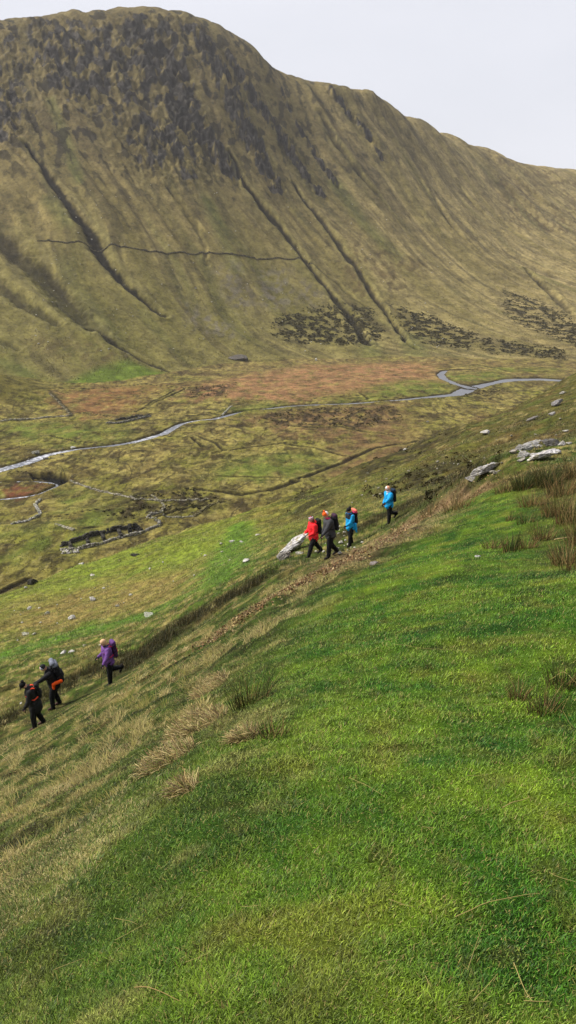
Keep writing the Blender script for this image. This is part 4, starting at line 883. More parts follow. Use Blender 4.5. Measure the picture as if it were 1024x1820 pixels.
heap(375, 1225, .30, .42, .06, 1300, 'flatter spread of dead tan grass uphill of the matted brown heap')
heap(437, 1314, .13, .10, .03, 500, 'small brown patch of dead stubble left of the short brown-green rush clump')
heap(300, 1350, .30, .24, .05, 900, 'thin dead grass patch below the matted brown heap')
heap(330, 1405, .10, .10, .02, 260, 'tiny brown stubble patch lowest of the dead grass heaps')
# ------------------------------------------------------------------ dry stone walls
def wall_mesh(name, pts, hgt, thick, stone, tone, seed, gap=.0, topw=.7):
    rg = np.random.default_rng(seed); P = np.asarray(pts)[:, :2]; V = []; Cc = []
    cube = np.array([[sx, sy, sz] for sx in (-.5, .5) for sy in (-.5, .5) for sz in (-.5, .5)]); fq = np.array([[0, 1, 3, 2], [4, 6, 7, 5], [0, 4, 5, 1], [2, 3, 7, 6], [0, 2, 6, 4], [1, 5, 7, 3]])
    XY = []; 
    for a, b in zip(P[:-1], P[1:]):
        d = b - a; L_ = np.linalg.norm(d); d = d / max(L_, 1e-6); nrm = np.array([-d[1], d[0]]); n = max(1, int(L_ / (stone * .85)))
        for k in range(n):
            c = a + d * L_ * (k + .5) / n; hh = hgt * .62 * (1 + .55 * float(perlin(np.array([c[0] / 4]), np.array([c[1] / 4]), seed)[0])); 
            if gap and rg.random() < gap: hh *= .3
            nc = max(1, int(round(hh / (stone * .55))))
            for q in range(nc):
                for sd_ in (-1, 1):
                    wx = thick * (1 - .35 * q / max(nc, 1)); off = nrm * sd_ * wx * .27 + rg.normal(0, stone * .08, 2)
                    hh *= 1.0
                    XY.append((c[0] + off[0], c[1] + off[1], (q + .4) * stone * .52, math.atan2(d[1], d[0]) + rg.normal(0, .2), stone * rg.uniform(.75, 1.25), wx * .55, stone * rg.uniform(.5, .7)))
    XY = np.array(XY); z = H(XY[:, 0], XY[:, 1]) + XY[:, 2]; m = len(XY)
    B = cube[None] + rg.normal(0, .09, (m, 8, 3)); B = B * XY[:, None, 4:7]
    ca, sa = np.cos(XY[:, 3])[:, None], np.sin(XY[:, 3])[:, None]; bx = B[:, :, 0] * ca - B[:, :, 1] * sa; by = B[:, :, 0] * sa + B[:, :, 1] * ca
    O = np.array([P[0, 0], P[0, 1], H(P[:1, 0], P[:1, 1])[0]])
    V = np.stack([bx + XY[:, :1], by + XY[:, 1:2], B[:, :, 2] + z[:, None]], 2) - O
    c = srgb(*tone)[None] * .55 * np.exp(rg.uniform(-.9, .4, m))[:, None]; c = np.where(rg.random(m)[:, None] < .2, c * np.array([.7, .75, .45]), c)
    Fc = (np.arange(m) * 8)[:, None, None] + fq[None]
    return mesh_np(name, V.reshape(-1, 3), Fc.reshape(-1, 4), np.repeat(c, 8, 0), smooth=False), O
WALLS = [
 ([(125,855),(160,868),(200,878),(240,888),(290,891),(370,889)],.8,.8,.55,(178,170,150),.35,'long pale tumbled wall running right from the dark pool'),
 ([(0,749),(30,747),(60,745),(100,741),(125,740)],1.0,1.0,.7,(180,174,156),.2,'pale field wall at the left foot of the grassy spur'),
 ([(72,888),(62,897),(72,914),(60,922),(36,929),(20,932)],.8,.9,.6,(190,186,176),.3,'hooked white stone wall below the stream loop'),
 ([(66,428),(120,432),(190,440),(260,446),(340,452),(440,456),(530,458),(556,470)],1.1,1.3,1.0,(120,110,88),.3,'long wall crossing the far hillside between the gullies'),
 ([(88,700),(105,715),(128,740)],1.0,1.2,.8,(150,140,110),.3,'short wall climbing down the end of the grassy spur'),
 ([(100,932),(112,936),(132,943)],.7,.8,.55,(190,184,160),.3,'short tumbled wall left of the ruined fold'),
 ([(395,740),(405,728),(412,722)],.7,.9,.6,(190,186,170),.3,'short pale wall running up to the river bank'),
 ([(270,882),(288,893),(292,903),(285,912)],.7,.7,.5,(170,162,140),.4,'short wall linking the long tumbled wall to the ruined fold'),
 ([(345,918),(362,904),(390,890)],.7,.8,.5,(150,140,100),.3,'mossy wall rising right of the ruined fold'),
 ([(290,916),(320,920),(345,918)],.6,.7,.45,(176,170,150),.4,'low pale wall just right of the ruined fold')]
for i, (px, h, tk, st, tone, gp, lb) in enumerate(WALLS):
    me, O = wall_mesh('stone_wall', G(px, H), h, tk, st, tone, 70 + i, gp); o = link('stone_wall', me, None, [M_rock]); o.location = O; tag(o, lb, 'stone wall')
def ruin(name, lab, segs, cat='ruin'):
    P0 = G([segs[0][0][0]], H)[0]; root = empty(name, P0); tag(root, lab, cat)
    for i, (px, h, tk, st, tone, nm) in enumerate(segs):
        me, O = wall_mesh(nm, G(px, H), h, tk, st, tone, 170 + i, .15); o = link(nm, me, root, [M_rock]); o.location = Vector(O) - Vector(P0)
ruin('ruined_fold', 'large ruined sheepfold with dark roofless stone cells on the valley floor', [
 ([(108,979),(135,977),(160,972),(200,960),(245,950),(262,943),(283,935),(284,928),(262,921),(272,915),(290,911)],1.2,.9,.6,(176,170,156),'front_wall'),
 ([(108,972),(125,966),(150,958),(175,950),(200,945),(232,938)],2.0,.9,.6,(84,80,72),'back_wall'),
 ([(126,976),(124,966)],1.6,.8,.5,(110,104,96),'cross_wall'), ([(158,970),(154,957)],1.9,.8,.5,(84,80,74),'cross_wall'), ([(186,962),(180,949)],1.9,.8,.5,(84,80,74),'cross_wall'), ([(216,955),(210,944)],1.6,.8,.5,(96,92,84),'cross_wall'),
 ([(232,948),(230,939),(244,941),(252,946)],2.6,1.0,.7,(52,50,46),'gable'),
 ([(112,982),(126,982),(140,980)],.6,1.8,.55,(200,194,184),'rubble')])
ruin('ruined_building', 'small grey tumbled ruin between the river and the orange moor', [
 ([(188,752),(205,753),(225,750),(245,745),(268,742)],1.1,1.2,.7,(150,146,136),'front_wall'), ([(205,747),(230,744),(248,740),(266,740)],1.4,1.0,.7,(90,86,80),'back_wall'), ([(248,745),(246,740)],1.2,.9,.6,(120,116,108),'cross_wall')])
# ------------------------------------------------------------------ people
def cap_mesh(parts, voxel, smooth_it=2):
    """parts: ('c', a, b, ra, rb) tapered limb or ('e', centre, radii, rotation-matrix or None); fused into ONE continuous surface"""
    V0, F0 = ico(3); b = bmesh.new(); VV = []; FF = []; off = 0
    for p in parts:
        if p[0] == 'e':
            v = V0 * np.array(p[2]); 
            if len(p) > 3 and p[3] is not None: v = v @ np.array(p[3]).T
            v = v + np.array(p[1])
        else:
            a, c, ra, rb = np.array(p[1], float), np.array(p[2], float), p[3], p[4]; d = c - a; L_ = np.linalg.norm(d); d = d / max(L_, 1e-6)
            t = V0 @ d; up = t > 0; v = np.where(up[:, None], V0 * rb + c, V0 * ra + a)
        VV.append(v); FF.append(F0 + off); off += len(v)
    me = mesh_np('tmp', np.concatenate(VV), np.concatenate(FF)); o = bpy.data.objects.new('tmp', me); COL.objects.link(o)
    m = o.modifiers.new('r', 'REMESH'); m.mode = 'VOXEL'; m.voxel_size = voxel
    if smooth_it: s = o.modifiers.new('s', 'SMOOTH'); s.iterations = smooth_it; s.factor = .5
    dg = bpy.context.evaluated_depsgraph_get(); ev = o.evaluated_get(dg); e = ev.to_mesh(); n = len(e.vertices)
    co = np.empty(n * 3, np.float32); e.vertices.foreach_get('co', co); co = co.reshape(-1, 3); nl = len(e.loops); li = np.empty(nl, np.int32); e.loops.foreach_get('vertex_index', li)
    q = li.reshape(-1, 4) if all(True for _ in [0]) and nl == 4 * len(e.polygons) else None
    no = np.empty(n * 3, np.float32); e.vertices.foreach_get('normal', no); no = no.reshape(-1, 3)
    if q is None: raise RuntimeError('remesh not quads')
    ev.to_mesh_clear(); bpy.data.objects.remove(o); bpy.data.meshes.remove(me)
    return co.copy(), q.copy(), no.copy()
M_cloth = attr_mat('cloth', .75, .2, (22, .18), .004); M_skin = attr_mat('skin', .5, .3)
def cloth(name, parts, voxel, rgb, parent, folds=.012, paint=None, seed=0):
    V_, Q_, Nn = cap_mesh(parts, voxel); f = fbm(V_[:, 0] * 7 + V_[:, 2] * 3, V_[:, 1] * 7 + V_[:, 2] * 9, 3, seed + 60)
    V_ = V_ + Nn * (folds * f)[:, None]; c = np.tile(srgb(*rgb) * .85, (len(V_), 1)) * np.exp(.12 * f)[:, None]
    if paint: c = paint(V_, c)
    return link(name, mesh_np(name, V_, Q_, c), parent, [M_cloth])
def vec(pitch, out=0.0, side=1):    # pitch forward from straight down, out to the side (degrees)
    p, o_ = R(pitch), R(out); return np.array([side * math.sin(o_), math.sin(p) * math.cos(o_), -math.cos(p) * math.cos(o_)])
def person(foot, yaw, label, pose, wear, hgt=1.68, plant='L', voxel=.0075):
    """yaw: heading in plan (radians from +Y, positive to the left)"""
    s = hgt / 1.7; lean = R(pose.get('lean', 4)); J = {}
    J['pel'] = np.array([0, 0, .93]) * s
    sp = lambda t, x=0, y=0: J['pel'] + np.array([x, t * math.sin(lean) + y * math.cos(lean), t * math.cos(lean) - y * math.sin(lean)]) * s
    J['chest'] = sp(.36); J['neck'] = sp(.52, 0, .0); hp = R(pose.get('head', 10)) + lean
    J['head'] = J['neck'] + np.array([0, math.sin(hp) * .15 + .015, math.cos(hp) * .15]) * s
    parts = []
    for sd_, n in ((1, 'R'), (-1, 'L')):
        J['hip' + n] = J['pel'] + np.array([sd_ * .085, 0, -.03]) * s
        th, kn, ft = pose['leg' + n]; J['kn' + n] = J['hip' + n] + vec(th, 3, sd_) * .42 * s; J['an' + n] = J['kn' + n] + vec(th - kn, 1, sd_) * .40 * s
        J['toe' + n] = J['an' + n] + np.array([sd_ * .02, math.cos(R(ft)) * .15, math.sin(R(ft)) * .15 - .045]) * s
        J['sh' + n] = sp(.46, sd_ * .17); (p1, o1, p2, o2) = pose['arm' + n]
        J['el' + n] = J['sh' + n] + vec(p1, o1, sd_) * .28 * s; J['wr' + n] = J['el' + n] + vec(p2, o2, sd_) * .24 * s
        J['hd' + n] = norm_rows((J['wr' + n] - J['el' + n])[None])[0]
    # body: one continuous surface, head with face, hands with five fingers
    B = [('e', J['pel'], (.16 * s, .11 * s, .13 * s)), ('c', J['pel'], J['chest'], .12 * s, .13 * s), ('e', J['chest'], (.17 * s, .105 * s, .15 * s)), ('c', J['chest'], J['neck'], .1 * s, .055 * s), ('c', J['neck'], J['head'], .052 * s, .05 * s)]
    for n in 'LR':
        B += limb(J['hip' + n], J['kn' + n], .085 * s, .058 * s) + limb(J['kn' + n], J['an' + n], .056 * s, .038 * s) + limb(J['an' + n], J['toe' + n], .04 * s, .03 * s)
        B += limb(J['chest'] + (J['sh' + n] - J['chest']) * .6, J['sh' + n], .07 * s, .058 * s) + limb(J['sh' + n], J['el' + n], .052 * s, .038 * s) + limb(J['el' + n], J['wr' + n], .038 * s, .027 * s)
        d = J['hd' + n]; side = norm_rows(np.cross(d, [0, 1, .2])[None])[0]; pn = np.cross(d, side); w0 = J['wr' + n]
        B += limb(w0, w0 + d * .08 * s, .026 * s, .032 * s, 3)
        curl = R(pose.get('curl' + n, 25))
        for k in range(4):
            b0 = w0 + d * .085 * s + side * (k - 1.5) * .021 * s; L1 = (.042, .047, .044, .034)[k] * s; cc = math.cos(curl), math.sin(curl); d1 = d * cc[0] + pn * cc[1]; d2 = d * math.cos(curl * 2.2) + pn * math.sin(curl * 2.2)
            B += limb(b0, b0 + d1 * L1, .0095 * s, .009 * s, 2) + limb(b0 + d1 * L1, b0 + d1 * L1 + d2 * L1 * .8, .009 * s, .008 * s, 2)
        tb = w0 + d * .03 * s + side * -.028 * s; td = norm_rows((d * .7 - side * .7 + pn * .3)[None])[0]; B += limb(tb, tb + td * .05 * s, .013 * s, .011 * s, 2) + limb(tb + td * .05 * s, tb + (td + d) * .04 * s, .011 * s, .009 * s, 2)
    # head frame: turned and tilted
    hy = R(pose.get('turn', 0)); tl = hp + R(pose.get('nod', 0)); f = np.array([-math.sin(hy) * math.cos(tl), math.cos(hy) * math.cos(tl), -math.sin(tl)]); rt = norm_rows(np.cross(f, [0, 0, 1.])[None])[0]; up = np.cross(rt, f); HM = np.stack([rt, f, up], 1)
    hc = J['head'] + up * .03 * s; hl = lambda x, y, z: hc + (HM @ np.array([x, y, z])) * s
    B += [('e', hc, (.074 * s, .093 * s, .108 * s), HM), ('e', hl(0, .035, -.06), (.052 * s, .058 * s, .05 * s), HM), ('e', hl(0, .096, -.012), (.013 * s, .022 * s, .026 * s), HM), ('e', hl(0, .083, .022), (.05 * s, .014 * s, .012 * s), HM),
          ('e', hl(.075, 0, -.01), (.012 * s, .02 * s, .03 * s), HM), ('e', hl(-.075, 0, -.01), (.012 * s, .02 * s, .03 * s), HM), ('e', hl(0, .088, -.055), (.026 * s, .012 * s, .009 * s), HM)]
    V_, Q_, Nn = cap_mesh(B, voxel, 1)
    lowest = min(J['an' + n][2] - .085 * s for n in plant)
    c = np.tile(srgb(222, 170, 146) * .8, (len(V_), 1)); loc = (V_ - hc) @ HM / s
    for ex in (-.031, .031): c[np.linalg.norm(loc - np.array([ex, .088, .004]), axis=1) < .0125] = (.03, .025, .02)
    lip = (np.abs(loc[:, 0]) < .026) & (np.abs(loc[:, 2] + .056) < .009) & (loc[:, 1] > .07); c[lip] = srgb(170, 84, 80)
    if 'glove' in wear:
        pass
    body = link('person', mesh_np('person', V_, Q_, c), None, [M_skin]); tag(body, label, 'person')
    W_ = wear; bl = W_['coat']; z0 = J['pel'] + (J['chest'] - J['pel']) * -.22
    Jk = [('c', z0, J['chest'], .165 * s, .15 * s), ('e', z0, (.19 * s, .15 * s, .11 * s)), ('e', J['chest'], (.205 * s, .15 * s, .18 * s)), ('e', J['pel'], (.185 * s, .145 * s, .15 * s)), ('c', J['chest'], J['neck'], .14 * s, .085 * s)]
    for n in 'LR': Jk += limb(J['chest'] + (J['sh' + n] - J['chest']) * .6, J['sh' + n], .1 * s, .085 * s) + limb(J['sh' + n], J['el' + n], .082 * s, .064 * s) + limb(J['el' + n], J['wr' + n] - J['hd' + n] * .02, .064 * s, .046 * s)
    if W_.get('skirt'): Jk += [('c', z0, z0 + np.array([0, 0, -.12 * s]), .17 * s, .18 * s)]
    Jk = [p[:3] + (p[3] * 1.22, p[4] * 1.2) if p[0] == 'c' else (p[0], p[1], tuple(np.array(p[2]) * 1.17)) for p in Jk]
    cloth('jacket', Jk, .014, bl, body, .014, W_.get('coatpaint') and W_['coatpaint'](J, s))
    T = [('e', J['pel'] - [0, 0, .04 * s], (.165 * s, .13 * s, .12 * s))]
    for n in 'LR': T += limb(J['hip' + n], J['kn' + n], .108 * s, .08 * s) + limb(J['kn' + n], J['an' + n], .08 * s, .062 * s)
    T = [p[:3] + (p[3] * 1.15, p[4] * 1.2) if p[0] == 'c' else p for p in T]
    cloth('trousers', T, .014, W_.get('legs', (22, 22, 26)), body, .012, seed=3)
    for n in 'LR':
        an, to = J['an' + n], J['toe' + n]; bt = [('c', an + [0, 0, .07 * s], an, .052 * s, .05 * s), ('c', an - (to - an) * .25 - [0, 0, .035 * s], to, .045 * s, .04 * s)] + limb(an, to, .05 * s, .038 * s, 4)
        cloth('boot', bt, .012, W_.get('boots', (40, 34, 32)), body, .002)
        if W_.get('gloves'):
            g = [limb(J['wr' + n] - J['hd' + n] * .03, J['wr' + n] + J['hd' + n] * .09 * s, .036 * s, .04 * s, 3)][0]
            d = J['hd' + n]; side = norm_rows(np.cross(d, [0, 1, .2])[None])[0]; pn = np.cross(d, side); w0 = J['wr' + n]; curl = R(pose.get('curl' + n, 25))
            for k in range(4):
                b0 = w0 + d * .085 * s + side * (k - 1.5) * .021 * s; L1 = (.042, .047, .044, .034)[k] * s; d1 = d * math.cos(curl) + pn * math.sin(curl); d2 = d * math.cos(curl * 2.2) + pn * math.sin(curl * 2.2)
                g += limb(b0, b0 + d1 * L1, .0125 * s, .012 * s, 2) + limb(b0 + d1 * L1, b0 + d1 * L1 + d2 * L1 * .8, .012 * s, .011 * s, 2)
            tb = w0 + d * .03 * s + side * -.028 * s; td = norm_rows((d * .7 - side * .7 + pn * .3)[None])[0]; g += limb(tb, tb + td * .06 * s, .017 * s, .014 * s, 2)
            cloth('glove', g, .008, W_['gloves'], body, 0)
    hat = W_.get('hat')
    if hat:
        kind, rgb, pt = hat; hp_ = [('e', hl(0, -.008, .035), (.09 * s, .108 * s, .098 * s), HM), ('e', hl(0, -.01, .01), (.092 * s, .108 * s, .05 * s), HM)]
        if kind == 'bobble': hp_ += [('e', hl(0, -.02, .15), (.035 * s,) * 3, HM)]
        if kind == 'brim': hp_ += [('e', hl(0, .1, .03), (.07 * s, .06 * s, .014 * s), HM), ('e', hl(0, -.1, .1), (.05 * s, .05 * s, .05 * s), HM)]
        V2, Q2, N2 = cap_mesh(hp_, .009); l2 = (V2 - hc) @ HM / s
        keep = ~((l2[:, 1] > .045) & (l2[:, 2] < .03)) if kind != 'brim' else ~((l2[:, 1] > .045) & (l2[:, 2] < .012)); 
        Q2 = Q2[keep[Q2].all(1)]; c2 = np.tile(srgb(*rgb) * .85, (len(V2), 1)); c2 = pt(l2, c2) if pt else c2
        link('hat', mesh_np('hat', V2, Q2, c2), body, [M_cloth])
    if W_.get('hair'):
        hr = [('e', hl(0, -.02, .012), (.086 * s, .1 * s, .108 * s), HM), ('e', hl(.03, -.05, -.07), (.055 * s, .05 * s, .09 * s), HM), ('e', hl(-.03, -.05, -.07), (.055 * s, .05 * s, .09 * s), HM)]
        V2, Q2, N2 = cap_mesh(hr, .009); l2 = (V2 - hc) @ HM / s; keep = ~((l2[:, 1] > .03) & (l2[:, 2] < .06)); Q2 = Q2[keep[Q2].all(1)]
        V2 = V2 + N2 * (.006 * np.sin(l2[:, 0] * 260))[:, None]; link('hair', mesh_np('hair', V2, Q2, np.tile(srgb(*W_['hair']) * .8, (len(V2), 1))), body, [M_cloth])
    if W_.get('hood'):
        pp = [('e', J['neck'] + np.array([0, -.085 * s, .03 * s]), (.125 * s, .075 * s, .1 * s))] if W_['hood'][0] == 'down' else [('e', hl(0, -.06, 0), (.11 * s, .1 * s, .13 * s), HM)]
        cloth('hood', pp, .012, W_['hood'][1], body, .01)
    if W_.get('scarf'):
        th = np.linspace(0, 2 * np.pi, 10)[:-1]; ring = [J['neck'] + np.array([math.cos(a) * .07, math.sin(a) * .065 + .01, .035]) * s for a in th]; pp = []
        for a, b in zip(ring, ring[1:] + ring[:1]): pp += [('c', a, b, .036 * s, .036 * s)]
        cloth('scarf', pp, .012, W_['scarf'], body, .01)
    for nm, fn, rgb in W_.get('extra', []): cloth(nm, fn(J, s), .013, rgb, body, .02, seed=9)
    body.location = (foot[0], foot[1], foot[2] - lowest); body.rotation_euler = (0, 0, yaw)
    M_ = Matrix.Translation(body.location) @ Matrix.Rotation(yaw, 4, 'Z')
    return body, J, M_, s
def limb(a, b, ra, rb, n=5):
    a = np.array(a, float); b = np.array(b, float); out = []
    for k in range(n): out.append(('c', a + (b - a) * k / n, a + (b - a) * (k + 1) / n, ra + (rb - ra) * k / n, ra + (rb - ra) * (k + 1) / n))
    return out
def backpack(J, M_, s, label, main, lidc, pocket, size=1.0, strap=(20, 20, 22), lean=4, side_c=None, top=None):
    ln = R(lean); ax = np.array([0, math.sin(ln), math.cos(ln)]); bk = np.array([0, -math.cos(ln), math.sin(ln)])
    o0 = J['chest'] + bk * .16 * s; root = empty('backpack', (0, 0, 0)); root.matrix_world = M_ @ Matrix.Translation(Vector(o0)); tag(root, label, 'backpack')
    def A(x, b, u): return np.array([x, 0, 0]) * s + bk * b * s + ax * u * s
    k = size * 1.14
    def pc(name, parts, rgb, fold=.008): return cloth(name, parts, .012, rgb, root, fold, seed=5)
    pk = []
    for u in np.linspace(-.22 * k, .14 * k, 5):
        pk += [('c', A(-.08 * k, .075 * k, u), A(.08 * k, .075 * k, u), .075 * k * s, .075 * k * s)]
    pc('pack_body', pk, main)
    pc('lid', [('c', A(-.075 * k, .08 * k, .2 * k), A(.075 * k, .08 * k, .2 * k), .07 * k * s, .07 * k * s)], lidc)
    pc('pocket', [('c', A(-.045 * k, .13 * k, -.12 * k), A(.045 * k, .13 * k, -.12 * k), .055 * k * s, .055 * k * s), ('c', A(-.045 * k, .13 * k, -.04 * k), A(.045 * k, .13 * k, -.04 * k), .05 * k * s, .05 * k * s)], pocket)
    if top: pc('rolled_layer', [('c', A(-.09 * k, .06, .27 * k), A(.09 * k, .06, .27 * k), .06 * s * k, .06 * s * k)], top, .015)
    for sd_ in (-1, 1):
        P = [A(sd_ * .1, .02, .12), A(sd_ * .115, -.06, .175), A(sd_ * .12, -.2, .13), A(sd_ * .125, -.295, .0), A(sd_ * .15, -.27, -.13), A(sd_ * .185, -.12, -.2), A(sd_ * .1, .02, -.18)]
        V2, Q2 = tube_np([np.array(P)], [np.full(7, .022 * s)], 6); link('strap', mesh_np('strap', V2, Q2, np.tile(srgb(*strap) * .85, (len(V2), 1))), root, [M_cloth])
    return root
def pole(J, M_, s, n, label, ground_hf, fwd=.12):
    hand = M_ @ Vector(J['wr' + n] + J['hd' + n] * .07 * s); d = M_.to_3x3() @ Vector((0, 1, 0)); tip = Vector((hand.x + d.x * fwd, hand.y + d.y * fwd, 0)); tip.z = float(H(np.array([tip.x]), np.array([tip.y]))[0]) - .01
    root = empty('trekking_pole', tip); tag(root, label, 'trekking pole'); v = np.array(hand - tip); u = v / np.linalg.norm(v); m1 = flat_mat('pole metal', (48, 48, 52), .4, metal=.5); m2 = flat_mat('pole rubber', (20, 20, 20))
    def tb(name, pts, r, m): V2, Q2 = tube_np([np.array(pts)], [np.array(r)], 8); link(name, mesh_np(name, V2, Q2), root, [m])
    tb('lower_shaft', [u * 0, u * .03, v * .55], [.003, .007, .007], m1); tb('upper_shaft', [v * .53, v * .97], [.0095, .0095], m1); tb('grip', [v * .95, v, v + u * .06, v + u * .075], [.014, .017, .018, .008], m2); tb('basket', [u * .05, u * .058], [.035, .03], m2)
    return root
HEAD = math.atan2(.80, -.60)        # walkers head down the path: yaw from +Y
feet = G([(557,988),(586,991),(622,968),(690,929),(196,1213),(100,1257),(66,1291),(-18,1232)]); feet[:, 2] = H(feet[:, 0], feet[:, 1]); print('FEET', feet.round(1).tolist())
def stripes(l, c):
    k = np.floor(l[:, 2] * 55).astype(int) % 3; c[k == 0] = srgb(24, 22, 30); c[k == 1] = srgb(214, 90, 120); c[k == 2] = srgb(226, 220, 226); return c
def two(a, b, cut=0.0, ax=1):
    def f(l, c): k = l[:, ax] > cut; c[k] = srgb(*a) * .85; c[~k] = srgb(*b) * .85; return c
    return f
Y0 = R(118)
# 1 red
b, J, M_, s = person(feet[0], Y0, 'person in a red jacket and striped woolly hat striding in front of the white slab', dict(lean=5, head=12, turn=-12, legL=(24, 8, 0), legR=(-24, 16, -25), armL=(10, 8, 62, -18), armR=(14, 8, 74, -22), curlL=50, curlR=50),
   dict(coat=(246,42,50), hat=('beanie',(30,28,34),stripes), hood=('down',(250,52,50)), hair=(120,80,60)), 1.78, 'LR')
backpack(J, M_, s, 'black backpack on the person in the red jacket', (18,18,20), (22,22,24), (26,26,28), 1.0, lean=5)
# 2 grey
b, J, M_, s = person(feet[1], R(112), 'person in a charcoal jacket with an orange hat and pink scarf', dict(lean=9, head=16, turn=-10, nod=8, legL=(10, 6, 0), legR=(-10, 30, -30), armL=(34, 10, 40, 2), armR=(6, 6, 22, -4), curlL=60),
   dict(coat=(66,66,70), hat=('bobble',(255,110,38),two((255,108,34),(236,226,220),-.045)), scarf=(226,60,120), legs=(18,18,22), gloves=(24,24,26)), 1.55, 'L')
backpack(J, M_, s, 'dark backpack with a pink-edged lid on the person in charcoal', (26,26,30), (60,36,56), (30,30,34), .95, lean=9)
pole(J, M_, s, 'L', 'dark trekking pole held by the person in charcoal', H, .05)
# 3 black and blue
def vest(J, s):
    def f(V_, c):
        t = V_ - J['chest']; core = (np.abs(t[:, 0]) < .2 * s) & (t[:, 2] > -.02 * s) & (t[:, 1] < .5); c[core] = srgb(26, 30, 38) * .85; return c
    return f
b, J, M_, s = person(feet[2], R(120), 'person in a black hat with bright blue sleeves and dark body warmer', dict(lean=4, head=10, turn=0, nod=10, legL=(8, 4, 0), legR=(-8, 10, -10), armL=(24, 10, 62, -6), armR=(-8, 10, 10, 0), curlL=40),
   dict(coat=(34,164,228), coatpaint=vest, hat=('brim',(22,22,26),None), scarf=(44,120,200), legs=(20,20,24), gloves=(24,24,28),
        extra=[('tied_jacket', lambda J, s: limb(J['pel'] + np.array([-.2, -.12, .1]) * s, J['pel'] + np.array([-.22, -.16, -.24]) * s, .06 * s, .05 * s) + limb(J['pel'] + np.array([-.19, .12, .16]) * s, J['pel'] + np.array([-.2, .15, .0]) * s, .07 * s, .06 * s), (36,168,230))]), 1.66, 'LR')
backpack(J, M_, s, 'black backpack with a pink and orange lid and white trim', (28,26,30), (240,70,130), (226,222,226), .95, lean=4, top=(255,128,110))
# 4 blue
b, J, M_, s = person(feet[3], R(118), 'person in a bright blue jacket planting a pole, highest on the path', dict(lean=5, head=8, turn=-25, legL=(4, 2, 0), legR=(-18, 52, -55), armL=(52, 26, 64, 16), armR=(-4, 12, 30, -4), curlL=75),
   dict(coat=(28,160,226), hat=('beanie',(236,206,190),two((226,226,232),(244,176,140),0.02)), scarf=(206,214,228), legs=(18,18,20), gloves=(24,24,28),
        extra=[('chest_flap', lambda J, s: limb(J['neck'] + np.array([-.05, .1, -.04]) * s, J['chest'] + np.array([-.06, .14, -.12]) * s, .035 * s, .028 * s), (226,230,238))]), 1.68, 'L')
backpack(J, M_, s, 'black backpack on the person in bright blue', (20,22,26), (26,44,66), (24,24,28), .95, lean=5)
pole(J, M_, s, 'L', 'slim trekking pole planted by the person in bright blue', H)
# 5 purple
b, J, M_, s = person(feet[4], R(125), 'person in a purple jacket with fair hair stepping down with a pole', dict(lean=6, head=14, turn=5, nod=8, legL=(4, 2, 0), legR=(-16, 66, -60), armL=(28, 26, 40, 10), armR=(2, 16, 66, -10), curlL=75),
   dict(coat=(112,74,142), hair=(226,186,140), hat=('beanie',(222,180,140),None), scarf=(44,48,60), legs=(18,18,22), gloves=(20,20,24)), 1.66, 'L')
backpack(J, M_, s, 'purple and red backpack on the person in purple', (60,34,70), (96,60,120), (196,40,62), 1.0, lean=6, strap=(196,50,90))
pole(J, M_, s, 'L', 'black trekking pole planted by the person in purple', H)
# 6 reaching
def cap6(l, c): c[:] = srgb(28, 28, 34); k = l[:, 1] > .02; c[k] = srgb(206, 214, 230); k2 = (l[:, 1] > .05) & (l[:, 2] < .05); c[k2] = srgb(36, 74, 190); c[(l[:, 1] > .02) & (np.abs(l[:, 0]) < .03)] = srgb(226, 150, 120); return c
b, J, M_, s = person(feet[5], R(115), 'person in black with a white and blue hat reaching forward to another', dict(lean=16, head=22, turn=4, nod=14, legL=(16, 16, 0), legR=(-2, 16, -10), armL=(62, 6, 66, 0), armR=(10, 14, 60, -14), curlL=15),
   dict(coat=(26,26,30), hat=('beanie',(28,28,34),cap6), hood=('down',(24,24,28)), legs=(20,20,24), gloves=(20,20,22), boots=(70,48,42),
        extra=[('orange_cloth', lambda J, s: limb(J['pel'] + np.array([-.24, .04, -.08]) * s, J['pel'] + np.array([-.27, .04, .1]) * s, .045 * s, .06 * s) + limb(J['pel'] + np.array([-.27, .04, .1]) * s, J['pel'] + np.array([-.27, -.2, .16]) * s, .055 * s, .065 * s), (255,92,24))]), 1.72, 'LR')
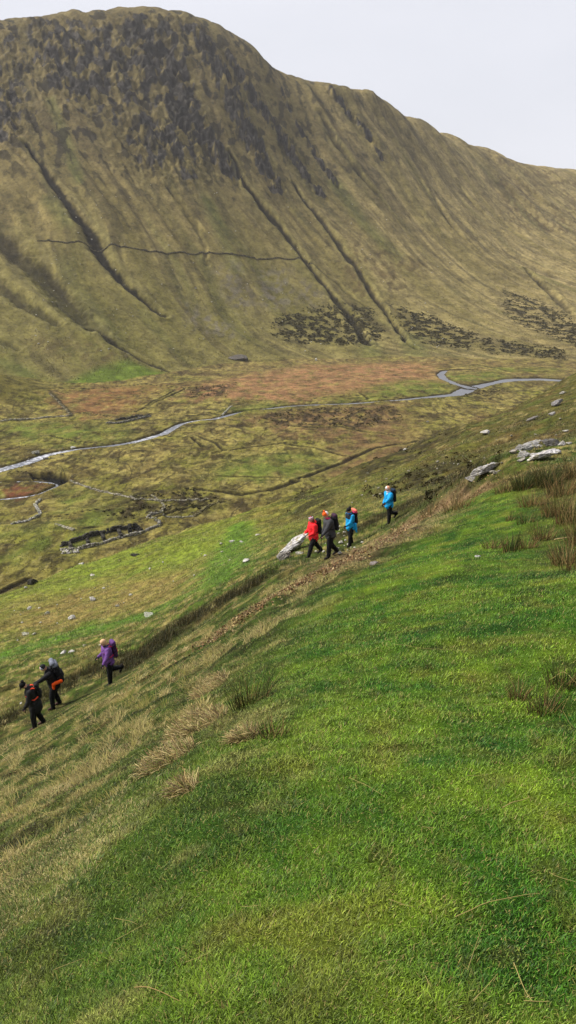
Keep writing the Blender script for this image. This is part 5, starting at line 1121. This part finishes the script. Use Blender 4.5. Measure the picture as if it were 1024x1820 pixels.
backpack(J, M_, s, 'big black backpack with a grey and white rolled top on the reaching person', (24,24,28), (120,124,136), (34,36,40), 1.25, lean=16, top=(116,120,134))
# 7 leading
b, J, M_, s = person(feet[6], R(112), 'person in a black coat and brimmed black hat bending forward, leading the line', dict(lean=14, head=26, turn=5, nod=14, legL=(12, 14, 0), legR=(-8, 14, -10), armL=(12, 8, 30, -6), armR=(4, 12, 16, 0), curlL=30),
   dict(coat=(34,34,36), hat=('brim',(16,16,18),None), scarf=(40,38,40), legs=(20,20,22), gloves=(18,18,20), boots=(84,60,52), skirt=True), 1.64, 'LR')
backpack(J, M_, s, 'small black backpack with orange straps on the leading person in black', (20,20,22), (24,24,26), (28,28,30), .8, lean=14, strap=(255,84,50))
# 8 cut by the left edge
b, J, M_, s = person(feet[7], R(112), 'person in a red jacket and dark trousers almost wholly cut off by the left edge', dict(lean=5, head=10, legL=(14, 8, 0), legR=(-14, 20, -20), armL=(10, 8, 50, -10), armR=(-20, 14, 10, 0)),
   dict(coat=(214,40,40), hat=('beanie',(30,28,34),None), legs=(20,20,24)), 1.66, 'LR')

# ------------------------------------------------------------------ haze: the air of the valley
def haze(dens):
    b = bmesh.new(); bmesh.ops.create_cube(b, size=1); me = bpy.data.meshes.new('haze'); b.to_mesh(me); b.free()
    o = link('haze', me); zlo = float(Z.min()) - 1.0; zhi = max(float(Z.max()), 60) + 12
    o.scale = (4640, 4640, zhi - zlo); o.location = (0, 0, (zhi + zlo) / 2)
    m = bpy.data.materials.new('haze'); m.use_nodes = True; t = m.node_tree; t.nodes.clear(); out = t.nodes.new('ShaderNodeOutputMaterial'); v = t.nodes.new('ShaderNodeVolumePrincipled')
    v.inputs['Density'].default_value = dens; v.inputs['Color'].default_value = (.9, .9, .92, 1); v.inputs['Anisotropy'].default_value = .2
    t.links.new(v.outputs[0], out.inputs['Volume']); me.materials.append(m); tag(o, kind='stuff'); o['label'] = 'thin pale haze filling the valley air'; o['category'] = 'haze'
    return o
if HAZE: haze(HAZE)
